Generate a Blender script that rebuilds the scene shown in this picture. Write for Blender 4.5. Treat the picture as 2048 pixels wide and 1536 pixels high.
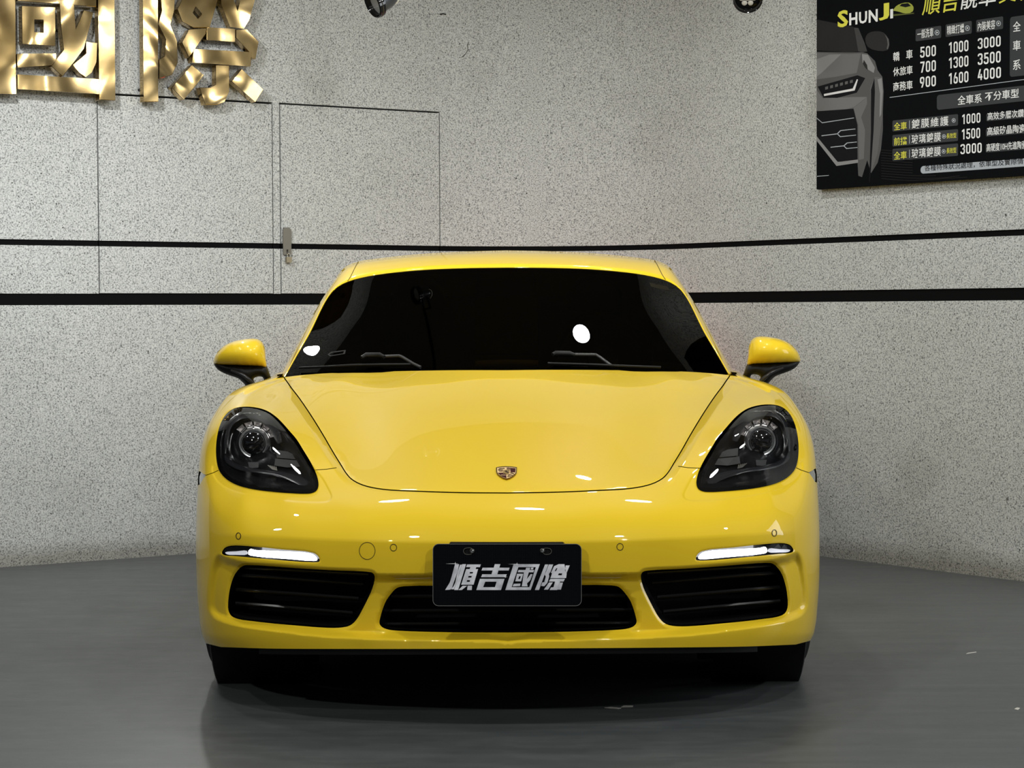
import bpy, bmesh, math, random
import numpy as np
from mathutils import Vector, Matrix
from mathutils.geometry import delaunay_2d_cdt

random.seed(7)
for o in list(bpy.data.objects): bpy.data.objects.remove(o)
SC = bpy.context.scene
COL = SC.collection

# ------------------------------------------------------------------ camera
F = 4000.0                       # focal length in pixels (2048 wide frame)
CAM = np.array((0.0, -5.08, 1.086))
TH = math.atan(145.0 / F)        # pitch below the horizon
RO = 0.0043                      # slight roll
RV = np.array((1.0, 0, 0)); UV = np.array((0, math.sin(TH), math.cos(TH))); FV = np.array((0, math.cos(TH), -math.sin(TH)))
cd = bpy.data.cameras.new('camera'); cam = bpy.data.objects.new('camera', cd); COL.objects.link(cam)
cd.sensor_fit = 'HORIZONTAL'; cd.sensor_width = 36.0; cd.lens = 36.0 * F / 2048.0
cd.shift_x = 10.0 / 2048.0
cd.clip_start = 0.05; cd.clip_end = 100
Rr = RV * math.cos(RO) - UV * math.sin(RO); Ur = UV * math.cos(RO) + RV * math.sin(RO)
cam.matrix_world = Matrix(((Rr[0], Ur[0], -FV[0], CAM[0]), (Rr[1], Ur[1], -FV[1], CAM[1]), (Rr[2], Ur[2], -FV[2], CAM[2]), (0, 0, 0, 1)))
SC.camera = cam

# ------------------------------------------------------------------ view, world, lights
SC.view_settings.view_transform = 'Standard'; SC.view_settings.look = 'None'
SC.view_settings.exposure = 0.1; SC.view_settings.gamma = 1.0; SC.view_settings.use_curve_mapping = False
wd = bpy.data.worlds.new('world'); SC.world = wd; wd.use_nodes = True
wb = wd.node_tree.nodes['Background']; wb.inputs[0].default_value = (0.80, 0.85, 0.95, 1); wb.inputs[1].default_value = 0.09
CEIL = 2.95
def lamp_data(name, kind, power, color=(1, 0.99, 0.97), **kw):
    l = bpy.data.lights.new(name, kind); l.energy = power; l.color = color
    for k, v in kw.items(): setattr(l, k, v)
    return l
def lamp_obj(name, data, loc, target=None):
    o = bpy.data.objects.new(name, data); o.location = loc
    d = Vector(target if target else (loc[0], loc[1], -5)) - Vector(loc)
    o.rotation_euler = d.to_track_quat('-Z', 'Y').to_euler(); COL.objects.link(o); return o

LZ = 2.8
def ceiling_lamp(loc, power, size=0.16, target=None, spread=180, color=(0.99, 1.0, 0.97)):
    d = lamp_data('downlight', 'AREA', power, color, shape='DISK', size=size); d.spread = math.radians(spread)
    return lamp_obj('downlight', d, loc, target)
ceiling_lamp((0.20, 0.66, LZ), 9, 0.16, (-0.3, 4.6, 0.9), 115)        # washes the back wall
ceiling_lamp((-1.80, 1.50, LZ), 16, 0.14, (-1.6, 3.8, 0.7), 100)
ceiling_lamp((2.30, 0.90, LZ), 8.5, 0.14, (1.7, 3.9, 1.0), 115)
ceiling_lamp((0.50, 3.10, LZ), 9, 0.11)
ceiling_lamp((-1.43, 3.74, 2.56), 3, 0.075, (-0.3, 0.4, 0.7), 80)
for x, y, w in ((0.15, 0.85, 11), (-0.75, 1.9, 9), (0.85, 1.9, 9), (-1.7, 0.9, 8)): ceiling_lamp((x, y, LZ + 0.1), w, 0.16)
for x, y, w in ((-2.1, -3.9, 30), (-0.9, -1.5, 12), (1.15, -1.5, 12), (2.1, -3.9, 30), (-3.0, 0.0, 7), (2.8, -0.3, 7)): ceiling_lamp((x, y, LZ + 0.05), w, 0.12, (x * 0.4, 0.4, 0.6), 150)
# daylight from the shop's open front on the right
dw = lamp_data('doorway_daylight', 'AREA', 48, (0.92, 0.96, 1.0), shape='RECTANGLE', size=1.2, size_y=2.3); lamp_obj('doorway_daylight', dw, (4.3, 0.7, 1.35), (0.6, 0.7, 1.0))


# ------------------------------------------------------------------ photo pixel -> space (all in the unrolled camera frame)
def derol(px, py):
    a = px - 1014.0; b = 768.0 - py
    return a * math.cos(RO) + b * math.sin(RO), 768.0 - (b * math.cos(RO) - a * math.sin(RO))
def ray(x, y):
    return FV * F + RV * x + UV * (768.0 - y)
def P(x, y, Y):
    d = ray(x, y); return CAM + d * ((Y - CAM[1]) / d[1])
def PP(px, py, Y): return P(*derol(px, py), Y)
def proj(p):
    q = np.asarray(p) - CAM; k = F / (q @ FV); return q @ RV * k, 768.0 - q @ UV * k
def hit_plane(px, py, p0, n):
    d = ray(*derol(px, py)); t = ((p0 - CAM) @ n) / (d @ n); return CAM + d * t

# ------------------------------------------------------------------ materials
MATS = {}
def mat(name, color, rough=0.5, metal=0.0, spec=0.5, coat=0.0, emit=None, es=0.0, coat_rough=0.03):
    if name in MATS: return MATS[name]
    m = bpy.data.materials.new(name); m.use_nodes = True
    b = m.node_tree.nodes['Principled BSDF']
    b.inputs['Base Color'].default_value = (*color, 1); b.inputs['Roughness'].default_value = rough
    b.inputs['Metallic'].default_value = metal; b.inputs['Specular IOR Level'].default_value = spec
    b.inputs['Coat Weight'].default_value = coat; b.inputs['Coat Roughness'].default_value = coat_rough
    if emit: b.inputs['Emission Color'].default_value = (*emit, 1); b.inputs['Emission Strength'].default_value = es
    MATS[name] = m; return m
def nodes(m): return m.node_tree.nodes, m.node_tree.links, m.node_tree.nodes['Principled BSDF']
def nn(m, t, **kw):
    n = m.node_tree.nodes.new(t)
    for k, v in kw.items():
        if k in n.inputs: n.inputs[k].default_value = v
        else: setattr(n, k, v)
    return n
def ramp(m, stops):
    r = m.node_tree.nodes.new('ShaderNodeValToRGB'); e = r.color_ramp.elements
    while len(e) < len(stops): e.new(0.5)
    for i, (p, c) in enumerate(stops): e[i].position = p; e[i].color = (*c, 1) if len(c) == 3 else c
    return r

def make_wall_mat():
    m = mat('speckled_wall', (0.6, 0.6, 0.58), 0.75, spec=0.2); N, L, b = nodes(m)
    g = nn(m, 'ShaderNodeNewGeometry')
    n1 = nn(m, 'ShaderNodeTexNoise', Scale=165.0, Detail=2.0, Roughness=0.55)
    n2 = nn(m, 'ShaderNodeTexNoise', Scale=85.0, Detail=1.0)
    n3 = nn(m, 'ShaderNodeTexNoise', Scale=1.6, Detail=3.0)
    for n in (n1, n2, n3): L.new(g.outputs['Position'], n.inputs['Vector'])
    r1 = ramp(m, [(0.28, (0.10, 0.105, 0.106)), (0.395, (0.28, 0.288, 0.289)), (0.475, (0.435, 0.447, 0.447)), (0.68, (0.60, 0.612, 0.608))])
    L.new(n1.outputs['Fac'], r1.inputs['Fac'])
    r2 = ramp(m, [(0.225, (0.10, 0.10, 0.10)), (0.275, (1, 1, 1))]); L.new(n2.outputs['Fac'], r2.inputs['Fac'])
    r3 = ramp(m, [(0.3, (0.93, 0.93, 0.92)), (0.7, (1.0, 1.0, 1.0))]); L.new(n3.outputs['Fac'], r3.inputs['Fac'])
    m1 = nn(m, 'ShaderNodeMix', data_type='RGBA', blend_type='MULTIPLY'); m1.inputs[0].default_value = 1
    m2 = nn(m, 'ShaderNodeMix', data_type='RGBA', blend_type='MULTIPLY'); m2.inputs[0].default_value = 1
    L.new(r1.outputs[0], m1.inputs[6]); L.new(r2.outputs[0], m1.inputs[7])
    L.new(m1.outputs[2], m2.inputs[6]); L.new(r3.outputs[0], m2.inputs[7])
    # foot of the wall: darker, browner band with an uneven upper edge
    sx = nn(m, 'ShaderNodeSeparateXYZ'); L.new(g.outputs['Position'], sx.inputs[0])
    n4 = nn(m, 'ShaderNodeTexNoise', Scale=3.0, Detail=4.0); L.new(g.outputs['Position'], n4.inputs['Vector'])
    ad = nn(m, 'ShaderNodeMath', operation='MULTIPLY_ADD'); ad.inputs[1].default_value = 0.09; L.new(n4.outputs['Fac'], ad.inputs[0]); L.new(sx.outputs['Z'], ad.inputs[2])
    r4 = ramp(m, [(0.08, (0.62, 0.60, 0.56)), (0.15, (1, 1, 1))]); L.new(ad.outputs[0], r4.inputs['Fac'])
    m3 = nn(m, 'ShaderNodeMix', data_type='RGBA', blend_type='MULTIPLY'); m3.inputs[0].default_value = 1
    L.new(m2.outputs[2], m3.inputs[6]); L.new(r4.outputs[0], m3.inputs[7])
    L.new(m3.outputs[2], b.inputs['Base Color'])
    bp = nn(m, 'ShaderNodeBump', Strength=0.25, Distance=0.002); L.new(n1.outputs['Fac'], bp.inputs['Height']); L.new(bp.outputs[0], b.inputs['Normal'])
    return m
def make_floor_mat():
    m = mat('painted_floor', (0.09, 0.094, 0.098), 0.38, spec=0.35); N, L, b = nodes(m)
    g = nn(m, 'ShaderNodeNewGeometry')
    mp = nn(m, 'ShaderNodeMapping'); mp.inputs['Scale'].default_value = (1.5, 2.4, 1); mp.inputs['Rotation'].default_value = (0, 0, 0.12)
    mp2 = nn(m, 'ShaderNodeMapping'); mp2.inputs['Scale'].default_value = (0.8, 11.0, 1); mp2.inputs['Rotation'].default_value = (0, 0, -0.75)
    L.new(g.outputs['Position'], mp.inputs[0]); L.new(g.outputs['Position'], mp2.inputs[0])
    n1 = nn(m, 'ShaderNodeTexNoise', Scale=2.2, Detail=10.0, Roughness=0.7); L.new(mp.outputs[0], n1.inputs['Vector'])
    n2 = nn(m, 'ShaderNodeTexNoise', Scale=1.6, Detail=6.0, Roughness=0.6); L.new(mp2.outputs[0], n2.inputs['Vector'])
    n3 = nn(m, 'ShaderNodeTexNoise', Scale=240.0, Detail=2.0); L.new(g.outputs['Position'], n3.inputs['Vector'])
    a = nn(m, 'ShaderNodeMix', data_type='FLOAT'); a.inputs[0].default_value = 0.42
    L.new(n1.outputs['Fac'], a.inputs[2]); L.new(n2.outputs['Fac'], a.inputs[3])
    a2 = nn(m, 'ShaderNodeMix', data_type='FLOAT'); a2.inputs[0].default_value = 0.22
    L.new(a.outputs[0], a2.inputs[2]); L.new(n3.outputs['Fac'], a2.inputs[3])
    r = ramp(m, [(0.36, (0.064, 0.070, 0.072)), (0.5, (0.078, 0.084, 0.086)), (0.64, (0.102, 0.107, 0.108))])
    L.new(a2.outputs[0], r.inputs['Fac']); L.new(r.outputs[0], b.inputs['Base Color'])
    rr = ramp(m, [(0.3, (0.32,) * 3), (0.7, (0.50,) * 3)]); L.new(n1.outputs['Fac'], rr.inputs['Fac']); L.new(rr.outputs[0], b.inputs['Roughness'])
    bp = nn(m, 'ShaderNodeBump', Strength=0.12, Distance=0.002); L.new(a2.outputs[0], bp.inputs['Height']); L.new(bp.outputs[0], b.inputs['Normal'])
    return m
def make_gold():
    m = mat('polished_brass', (0.7, 0.5, 0.22), 0.13, metal=1.0); N, L, b = nodes(m)
    g = nn(m, 'ShaderNodeNewGeometry')
    n1 = nn(m, 'ShaderNodeTexNoise', Scale=3.4, Detail=0.6, Distortion=0.9); L.new(g.outputs['Position'], n1.inputs['Vector'])
    bp = nn(m, 'ShaderNodeBump', Strength=1.0, Distance=0.016); L.new(n1.outputs['Fac'], bp.inputs['Height']); L.new(bp.outputs[0], b.inputs['Normal'])
    n2 = nn(m, 'ShaderNodeTexNoise', Scale=9.0, Detail=3.0); L.new(g.outputs['Position'], n2.inputs['Vector'])
    r = ramp(m, [(0.3, (0.40, 0.275, 0.11)), (0.7, (0.60, 0.44, 0.21))]); L.new(n2.outputs['Fac'], r.inputs['Fac']); L.new(r.outputs[0], b.inputs['Base Color'])
    return m
def make_glass(name, tint, ior=1.5, rough=0.0, refl=1.0):
    if name in MATS: return MATS[name]
    m = bpy.data.materials.new(name); m.use_nodes = True; nt = m.node_tree; nt.nodes.clear()
    out = nt.nodes.new('ShaderNodeOutputMaterial'); mx = nt.nodes.new('ShaderNodeMixShader')
    fr = nt.nodes.new('ShaderNodeFresnel'); fr.inputs['IOR'].default_value = ior
    tr = nt.nodes.new('ShaderNodeBsdfTransparent'); tr.inputs[0].default_value = (*tint, 1)
    gl = nt.nodes.new('ShaderNodeBsdfGlossy'); gl.inputs['Roughness'].default_value = rough; gl.inputs[0].default_value = (refl, refl, refl, 1)
    nt.links.new(fr.outputs[0], mx.inputs[0]); nt.links.new(tr.outputs[0], mx.inputs[1]); nt.links.new(gl.outputs[0], mx.inputs[2]); nt.links.new(mx.outputs[0], out.inputs[0])
    MATS[name] = m; return m

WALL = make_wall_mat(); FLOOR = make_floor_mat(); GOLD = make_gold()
PAINT = mat('yellow_paint', (0.80, 0.545, 0.020), 0.45, spec=0.12, coat=0.85, coat_rough=0.015)
PAINT.node_tree.nodes['Principled BSDF'].inputs['Coat IOR'].default_value = 1.36
BLACK = mat('black_band', (0.0035, 0.0036, 0.004), 0.8, spec=0.06)
GLOSSB = mat('gloss_black', (0.004, 0.004, 0.004), 0.07, spec=0.5)
PLAST = mat('black_plastic', (0.004, 0.004, 0.004), 0.5, spec=0.25)
RUBBER = mat('tyre_rubber', (0.008, 0.008, 0.008), 0.7, spec=0.25)
CHROME = mat('chrome', (0.80, 0.80, 0.80), 0.06, metal=1.0)
STEEL = mat('steel', (0.20, 0.19, 0.165), 0.5, metal=0.8)
SATIN = mat('satin_grey', (0.022, 0.022, 0.025), 0.25, spec=0.5)
WSGLASS = make_glass('tinted_glass', (0.045, 0.04, 0.03), 1.30, 0.0, 0.45)
LENS = make_glass('clear_lens', (0.95, 0.955, 0.96), 1.30)
DRL = mat('running_light', (1, 1, 1), 0.3, emit=(0.93, 0.95, 1.0), es=9.0)
RED = mat('tail_light', (0.5, 0.02, 0.02), 0.3, emit=(1.0, 0.03, 0.05), es=9.0)

# ------------------------------------------------------------------ object helpers
def link(name, verts, faces, m, parent=None, smooth=False, normals=None):
    me = bpy.data.meshes.new(name)
    me.from_pydata([tuple(map(float, v)) for v in verts], [], [tuple(int(i) for i in f) for f in faces])
    me.materials.append(m); me.update()
    if smooth or normals is not None: me.shade_smooth()
    if normals is not None: me.normals_split_custom_set_from_vertices([tuple(map(float, n)) for n in normals])
    o = bpy.data.objects.new(name, me); COL.objects.link(o)
    if parent is not None: o.parent = parent
    return o
def thing(name, label, cat, loc=(0, 0, 0), group=None):
    o = bpy.data.objects.new(name, None); COL.objects.link(o); o.location = loc; o.empty_display_size = 0.1
    o['label'] = label; o['category'] = cat
    if group: o['group'] = group
    bpy.context.view_layer.update(); return o
def adopt(o, parent):
    o.parent = parent; o.matrix_parent_inverse = parent.matrix_world.inverted(); return o
def tag(o, label, cat, group=None):
    o['label'] = label; o['category'] = cat
    if group: o['group'] = group
    return o
def structure(o): o['kind'] = 'structure'; return o
def autosmooth(o, deg=35):
    o.data.shade_smooth()
    o.data.set_sharp_from_angle(angle=math.radians(deg)); return o
class MB:
    def __init__(s): s.v = []; s.f = []
    def add(s, v, f):
        n = len(s.v); s.v += [tuple(p) for p in v]; s.f += [tuple(i + n for i in q) for q in f]; return s
    def box(s, c, size, rot=None):
        c = np.array(c, float); h = np.array(size, float) / 2; v = []
        for dx in (-1, 1):
            for dy in (-1, 1):
                for dz in (-1, 1):
                    p = np.array((dx, dy, dz)) * h
                    if rot is not None: p = np.array(rot @ Vector(p))
                    v.append(c + p)
        return s.add(v, [(0, 1, 3, 2), (4, 6, 7, 5), (0, 4, 5, 1), (2, 3, 7, 6), (0, 2, 6, 4), (1, 5, 7, 3)])
    def lathe(s, prof, origin, axis, seg=32, cap=True):
        ax = Vector(axis).normalized(); q = ax.to_track_quat('Z', 'Y').to_matrix(); v = []; f = []
        for r, h in prof:
            for i in range(seg):
                a = 2 * math.pi * i / seg; v.append(Vector(origin) + q @ Vector((r * math.cos(a), r * math.sin(a), h)))
        for k in range(len(prof) - 1):
            for i in range(seg):
                j = (i + 1) % seg; f.append((k * seg + i, k * seg + j, (k + 1) * seg + j, (k + 1) * seg + i))
        if cap:
            f.append(tuple(range(seg))[::-1]); f.append(tuple((len(prof) - 1) * seg + i for i in range(seg)))
        return s.add(v, f)
    def tube(s, pts, r, seg=10):
        pts = [Vector(p) for p in pts]; v = []; f = []; up = Vector((0.13, 0.31, 0.94)).normalized()
        for k, p in enumerate(pts):
            t = (pts[min(k + 1, len(pts) - 1)] - pts[max(k - 1, 0)]).normalized()
            a = t.cross(up).normalized(); b = t.cross(a).normalized(); rr = r[k] if hasattr(r, '__len__') else r
            for i in range(seg):
                w = 2 * math.pi * i / seg; v.append(p + a * (rr * math.cos(w)) + b * (rr * math.sin(w)))
        for k in range(len(pts) - 1):
            for i in range(seg):
                j = (i + 1) % seg; f.append((k * seg + i, k * seg + j, (k + 1) * seg + j, (k + 1) * seg + i))
        f.append(tuple(range(seg))[::-1]); f.append(tuple((len(pts) - 1) * seg + i for i in range(seg)))
        return s.add(v, f)
    def make(s, name, m, parent=None, smooth=None):
        o = link(name, s.v, s.f, m, parent)
        if smooth: autosmooth(o, smooth)
        return o

# ------------------------------------------------------------------ 2D helpers
def smoothpoly(pts, n=4, closed=True):
    p = np.array(pts, float); N = len(p); out = []
    rng = range(N) if closed else range(N - 1)
    for i in rng:
        if closed: a, b, c, d = p[i - 1], p[i], p[(i + 1) % N], p[(i + 2) % N]
        else: b, c = p[i], p[i + 1]; a = p[i - 1] if i else 2 * b - c; d = p[i + 2] if i + 2 < N else 2 * c - b
        # centripetal tangents
        t1 = max(np.linalg.norm(b - a), 1e-6) ** 0.5; t2 = max(np.linalg.norm(c - b), 1e-6) ** 0.5; t3 = max(np.linalg.norm(d - c), 1e-6) ** 0.5
        m1 = (c - b + t2 * ((b - a) / t1 - (c - a) / (t1 + t2))); m2 = (c - b + t2 * ((d - c) / t3 - (d - b) / (t2 + t3)))
        for k in range(n):
            t = k / n; h = t * t
            out.append((2 * h * t - 3 * h + 1) * b + (h * t - 2 * h + t) * m1 + (-2 * h * t + 3 * h) * c + (h * t - h) * m2)
    if not closed: out.append(p[-1])
    return np.array(out)
def inside(poly, q):
    q = np.atleast_2d(q); poly = np.asarray(poly, float); out = np.empty(len(q), bool)
    x1, y1 = poly[:, 0], poly[:, 1]; x2, y2 = np.roll(x1, -1), np.roll(y1, -1); dy = np.where(y1 == y2, 1.0, y2 - y1)
    for i in range(0, len(q), 3000):
        x, y = q[i:i + 3000, 0:1], q[i:i + 3000, 1:2]
        out[i:i + 3000] = (((y1 > y) != (y2 > y)) & (x < (x2 - x1) * (y - y1) / dy + x1)).sum(1) % 2 == 1
    return out
def dist(poly, q, closed=True):
    q = np.atleast_2d(q); poly = np.asarray(poly, float); out = np.empty(len(q))
    A = poly if closed else poly[:-1]; D = (np.roll(poly, -1, 0) if closed else poly[1:]) - A
    L = np.maximum((D * D).sum(1), 1e-12)
    for i in range(0, len(q), 3000):
        w = q[i:i + 3000, None] - A[None]; t = np.clip((w * D).sum(2) / L, 0, 1); w -= t[..., None] * D
        out[i:i + 3000] = np.sqrt((w * w).sum(2).min(1))
    return out
def sdist(poly, q):
    d = dist(poly, q); return np.where(inside(poly, q), d, -d)
def sstep(t): t = np.clip(t, 0, 1); return t * t * (3 - 2 * t)
def offpoly(poly, k, closed=True):
    """outline moved sideways by k (left of travel)"""
    p = np.asarray(poly, float)
    if closed: t = np.roll(p, -1, 0) - np.roll(p, 1, 0)
    else: t = np.gradient(p, axis=0)
    t /= np.maximum(np.linalg.norm(t, axis=1), 1e-9)[:, None]
    return p + np.stack([-t[:, 1], t[:, 0]], 1) * k
def area(p): p = np.asarray(p); q = np.roll(p, -1, 0); return 0.5 * np.sum(p[:, 0] * q[:, 1] - q[:, 0] * p[:, 1])
def ccw(p): p = np.asarray(p, float); return p if area(p) > 0 else p[::-1]
def resample(p, step, closed=True):
    p = np.asarray(p, float); q = np.vstack([p, p[:1]]) if closed else p
    L = np.r_[0, np.cumsum(np.linalg.norm(np.diff(q, axis=0), axis=1))]; n = max(int(round(L[-1] / step)), 3)
    t = np.linspace(0, L[-1], n + 1); t = t[:-1] if closed else t
    return np.stack([np.interp(t, L, q[:, 0]), np.interp(t, L, q[:, 1])], 1)
def cdt(pts, edges):
    r = delaunay_2d_cdt([Vector((float(a), float(b))) for a, b in pts], edges, [], 0, 1e-5)
    return np.array([(v.x, v.y) for v in r[0]]), [tuple(f) for f in r[2]]
def loops(ls):
    """list of (polyline, closed) -> points, edges"""
    P_ = []; E = []
    for p, c in ls:
        n = len(P_); P_ += [tuple(q) for q in p]; k = len(p)
        E += [(n + i, n + i + 1) for i in range(k - 1)]
        if c: E.append((n + k - 1, n))
    return P_, E
def fill(outer, holes=(), grid=0):
    """triangles filling an outline with holes, optional inner grid spacing"""
    pts, E = loops([(outer, True)] + [(h, True) for h in holes])
    if grid:
        o = np.asarray(outer); g = np.array([(a, b) for a in np.arange(o[:, 0].min(), o[:, 0].max(), grid) for b in np.arange(o[:, 1].min(), o[:, 1].max(), grid)])
        k = sdist(outer, g) > grid * 0.5
        for h in holes: k &= sdist(h, g) < -grid * 0.5
        pts += [tuple(q) for q in g[k]]
    v, f = cdt(pts, E); c = np.array([v[list(t)].mean(0) for t in f])
    k = inside(outer, c)
    for h in holes: k &= ~inside(h, c)
    f = [t for t, ok in zip(f, k) if ok]
    return v, f
def prism(outer, holes, mapf, t0, t1, name, m, parent=None, grid=0):
    """solid plate: 2D outline mapped by mapf(x, y, t) at thickness t0 (front) and t1 (back)"""
    v, f = fill(outer, holes, grid); n = len(v)
    V = [mapf(a, b, t0) for a, b in v] + [mapf(a, b, t1) for a, b in v]
    FF = [t for t in f] + [tuple(i + n for i in t[::-1]) for t in f]
    cnt = {}
    for t in f:
        for i in range(3): e = (t[i], t[(i + 1) % 3]); cnt[e] = 1
    for (a, b) in list(cnt):
        if (b, a) not in cnt: FF.append((b, a, a + n, b + n))
    return link(name, V, FF, m, parent)
def rrect(x0, y0, x1, y1, r, n=5):
    out = []
    for cx, cy, a0 in ((x1 - r, y1 - r, 0), (x0 + r, y1 - r, 90), (x0 + r, y0 + r, 180), (x1 - r, y0 + r, 270)):
        for k in range(n + 1):
            a = math.radians(a0 + 90 * k / n); out.append((cx + r * math.cos(a), cy + r * math.sin(a)))
    return np.array(out)
def circ(cx, cy, rx, ry=None, n=28):
    ry = rx if ry is None else ry
    return np.array([(cx + rx * math.cos(2 * math.pi * k / n), cy + ry * math.sin(2 * math.pi * k / n)) for k in range(n)])

# ================================================================== THE ROOM
def floor_pt(px, py): return hit_plane(px, py, np.array((0, 0, 0.0)), np.array((0, 0, 1.0)))
La, Lb = floor_pt(0, 1135), floor_pt(387, 1107)
Ra, Rb = floor_pt(1640, 1112), floor_pt(2048, 1163)
dl = (Lb - La)[:2]; dl /= np.linalg.norm(dl); dr = (Rb - Ra)[:2]; dr /= np.linalg.norm(dr)
A_ = np.array([dl, -dr]).T; tt = np.linalg.solve(A_, (Ra - La)[:2]); CORNER = La[:2] + dl * tt[0]
RAD = 0.95
half = math.acos(float(dl @ dr)) / 2; TL = RAD * math.tan(half)
tA = CORNER - dl * TL; tB = CORNER + dr * TL
nl = np.array((dl[1], -dl[0])); nr = np.array((dr[1], -dr[0]))     # room-side normals (towards camera)
cen = tA + nl * RAD
arc = 2 * half * RAD
def wall_pt(s, off=0.0):
    """s = run along the wall (0 where the left wall starts to curve), off = towards the room"""
    if s <= 0: q, n = tA + dl * s, nl
    elif s >= arc: q, n = tB + dr * (s - arc), nr
    else:
        a = s / RAD; n = nl * math.cos(a) - dl * math.sin(a); q = cen - n * RAD
    return q + n * off, n
def W3(s, z, off=0.0): q, n = wall_pt(s, off); return np.array((q[0], q[1], z))
NL3 = np.array((nl[0], nl[1], 0)); NR3 = np.array((nr[0], nr[1], 0)); A3 = np.array((*tA, 0)); B3 = np.array((*tB, 0))
def on_left(px, py, off=0.0):
    p = hit_plane(px, py, A3 + NL3 * off, NL3); return float((p[:2] - tA - nl * off) @ dl), float(p[2])
def on_right(px, py, off=0.0):
    p = hit_plane(px, py, B3 + NR3 * off, NR3); return float((p[:2] - tB - nr * off) @ dr) + arc, float(p[2])
S0, S1 = -3.1, arc + 3.4
def slab(name, s0, s1, z0, z1, m, parent=None, front=0.0, back=-0.05):
    ss = [s0] + [s for s in np.linspace(0, arc, 25) if s0 < s < s1] + [s1]
    v = []; f = []
    for s in ss:
        for z, o in ((z0, front), (z1, front), (z1, back), (z0, back)): v.append(W3(s, z, o))
    for i in range(len(ss) - 1):
        for k in range(4):
            j = (k + 1) % 4; f.append((4 * i + k, 4 * i + 4 + k, 4 * i + 4 + j, 4 * i + j))
    f.append((0, 1, 2, 3)); n = 4 * (len(ss) - 1); f.append((n + 3, n + 2, n + 1, n))
    o = link(name, v, f, m, parent); autosmooth(o, 20); return o
def slab_poly(name, pts, m, parent, front=0.0, back=-0.05):
    """flat piece on the left wall from corners (s, z)"""
    return prism(ccw(pts), [], lambda a, b, t: W3(a, b, t), front, back, name, m, parent)

zb0, zb1 = 1.122, 1.172            # wide black band
zu0, zu1 = 1.379, 1.404            # narrow black band
d1l, d1r = on_left(195.5, 300)[0], on_left(545.5, 400)[0]
d2l, d2r = on_left(560, 300)[0], on_left(878.5, 300)[0]
t1 = on_left(543, 208)[1]; t2 = on_left(720, 216)[1]
G = 0.0028
back = structure(slab('wall_back', S0, S1, 0, CEIL, BLACK, None, -0.045, -0.15))
structure(slab('trim_1', S0, S1, zb0, zb1, BLACK, None, -0.006, -0.05))
# the narrow band, broken at the door edges
structure(slab('trim_2', S0, d1l - G, zu0, zu1, BLACK, None, -0.006, -0.05))
structure(slab('trim_3', d2r + G, S1, zu0, zu1, BLACK, None, -0.006, -0.05))
structure(slab('trim_4', d1r + G, d2l - G, zu0, zu1, BLACK, None, -0.006, -0.05))
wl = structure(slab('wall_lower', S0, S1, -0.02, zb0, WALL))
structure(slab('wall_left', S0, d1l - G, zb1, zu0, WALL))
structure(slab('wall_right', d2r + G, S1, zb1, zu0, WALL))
wu = structure(slab('wall_upper', S0, S1, max(t1, t2) + 0.004, CEIL, WALL))
def child_struct(o, p): o['kind'] = 'structure'; return o
child_struct(slab('panel', S0, d1l - G, zu1, max(t1, t2) + 0.004, WALL, wu), wu)
child_struct(slab('panel', d2r + G, S1, zu1, max(t1, t2) + 0.004, WALL, wu), wu)
child_struct(slab('panel', d1r + G, d2l - G, zu1, max(t1, t2) + 0.004, WALL, wu), wu)
child_struct(slab('panel', d1r + G, d2l - G, zb1, zu0, WALL, wu), wu)
for nm, a, b, t in (('door_1', d1l + G, d1r - G, t1 - 0.001), ('door_2', d2l + G, d2r - G, t2 - 0.004)):
    D = structure(slab(nm, a, b, zu1, t, WALL, None, 0.0015))
    slab('lower_panel', a, b, zb1 + 0.002, zu0, WALL, D, 0.0015)
    slab('band', a, b, zu0, zu1, BLACK, D, -0.005)
    if nm == 'door_2': DOOR2 = D
# floor and ceiling
fl = structure(link('floor', [(-9, -11, 0), (9, -11, 0), (9, 9, 0), (-9, 9, 0)], [(0, 1, 2, 3)], FLOOR))
CEILM = mat('dark_ceiling', (0.15, 0.15, 0.153), 0.8)
ce = structure(MB().box((0, -1, CEIL + 0.05), (18, 20, 0.1)).make('ceiling', CEILM))
def wall_at(px, py, off=0.0012):
    x, y = derol(px, py); ss = np.linspace(S0, S1, 6000); W_ = np.array([W3(s, 1.5, off) for s in ss[::4]]); X_, _ = np.array([proj(w) for w in W_]).T
    s = float(np.interp(x, X_, ss[::4])); w = W3(s, 1.5, off); return P(x, y, w[1])
CRK = mat('crack', (0.03, 0.028, 0.025), 0.8)
for pts, r in ((((937, 84), (935, 92), (936, 100), (931, 108), (923, 115)), .0016), (((880, 29), (886, 27.5), (892, 29)), .0035)):
    o = MB().tube([wall_at(*p) for p in pts], r, 5).make('crack', CRK, wu); o['kind'] = 'structure'
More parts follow.
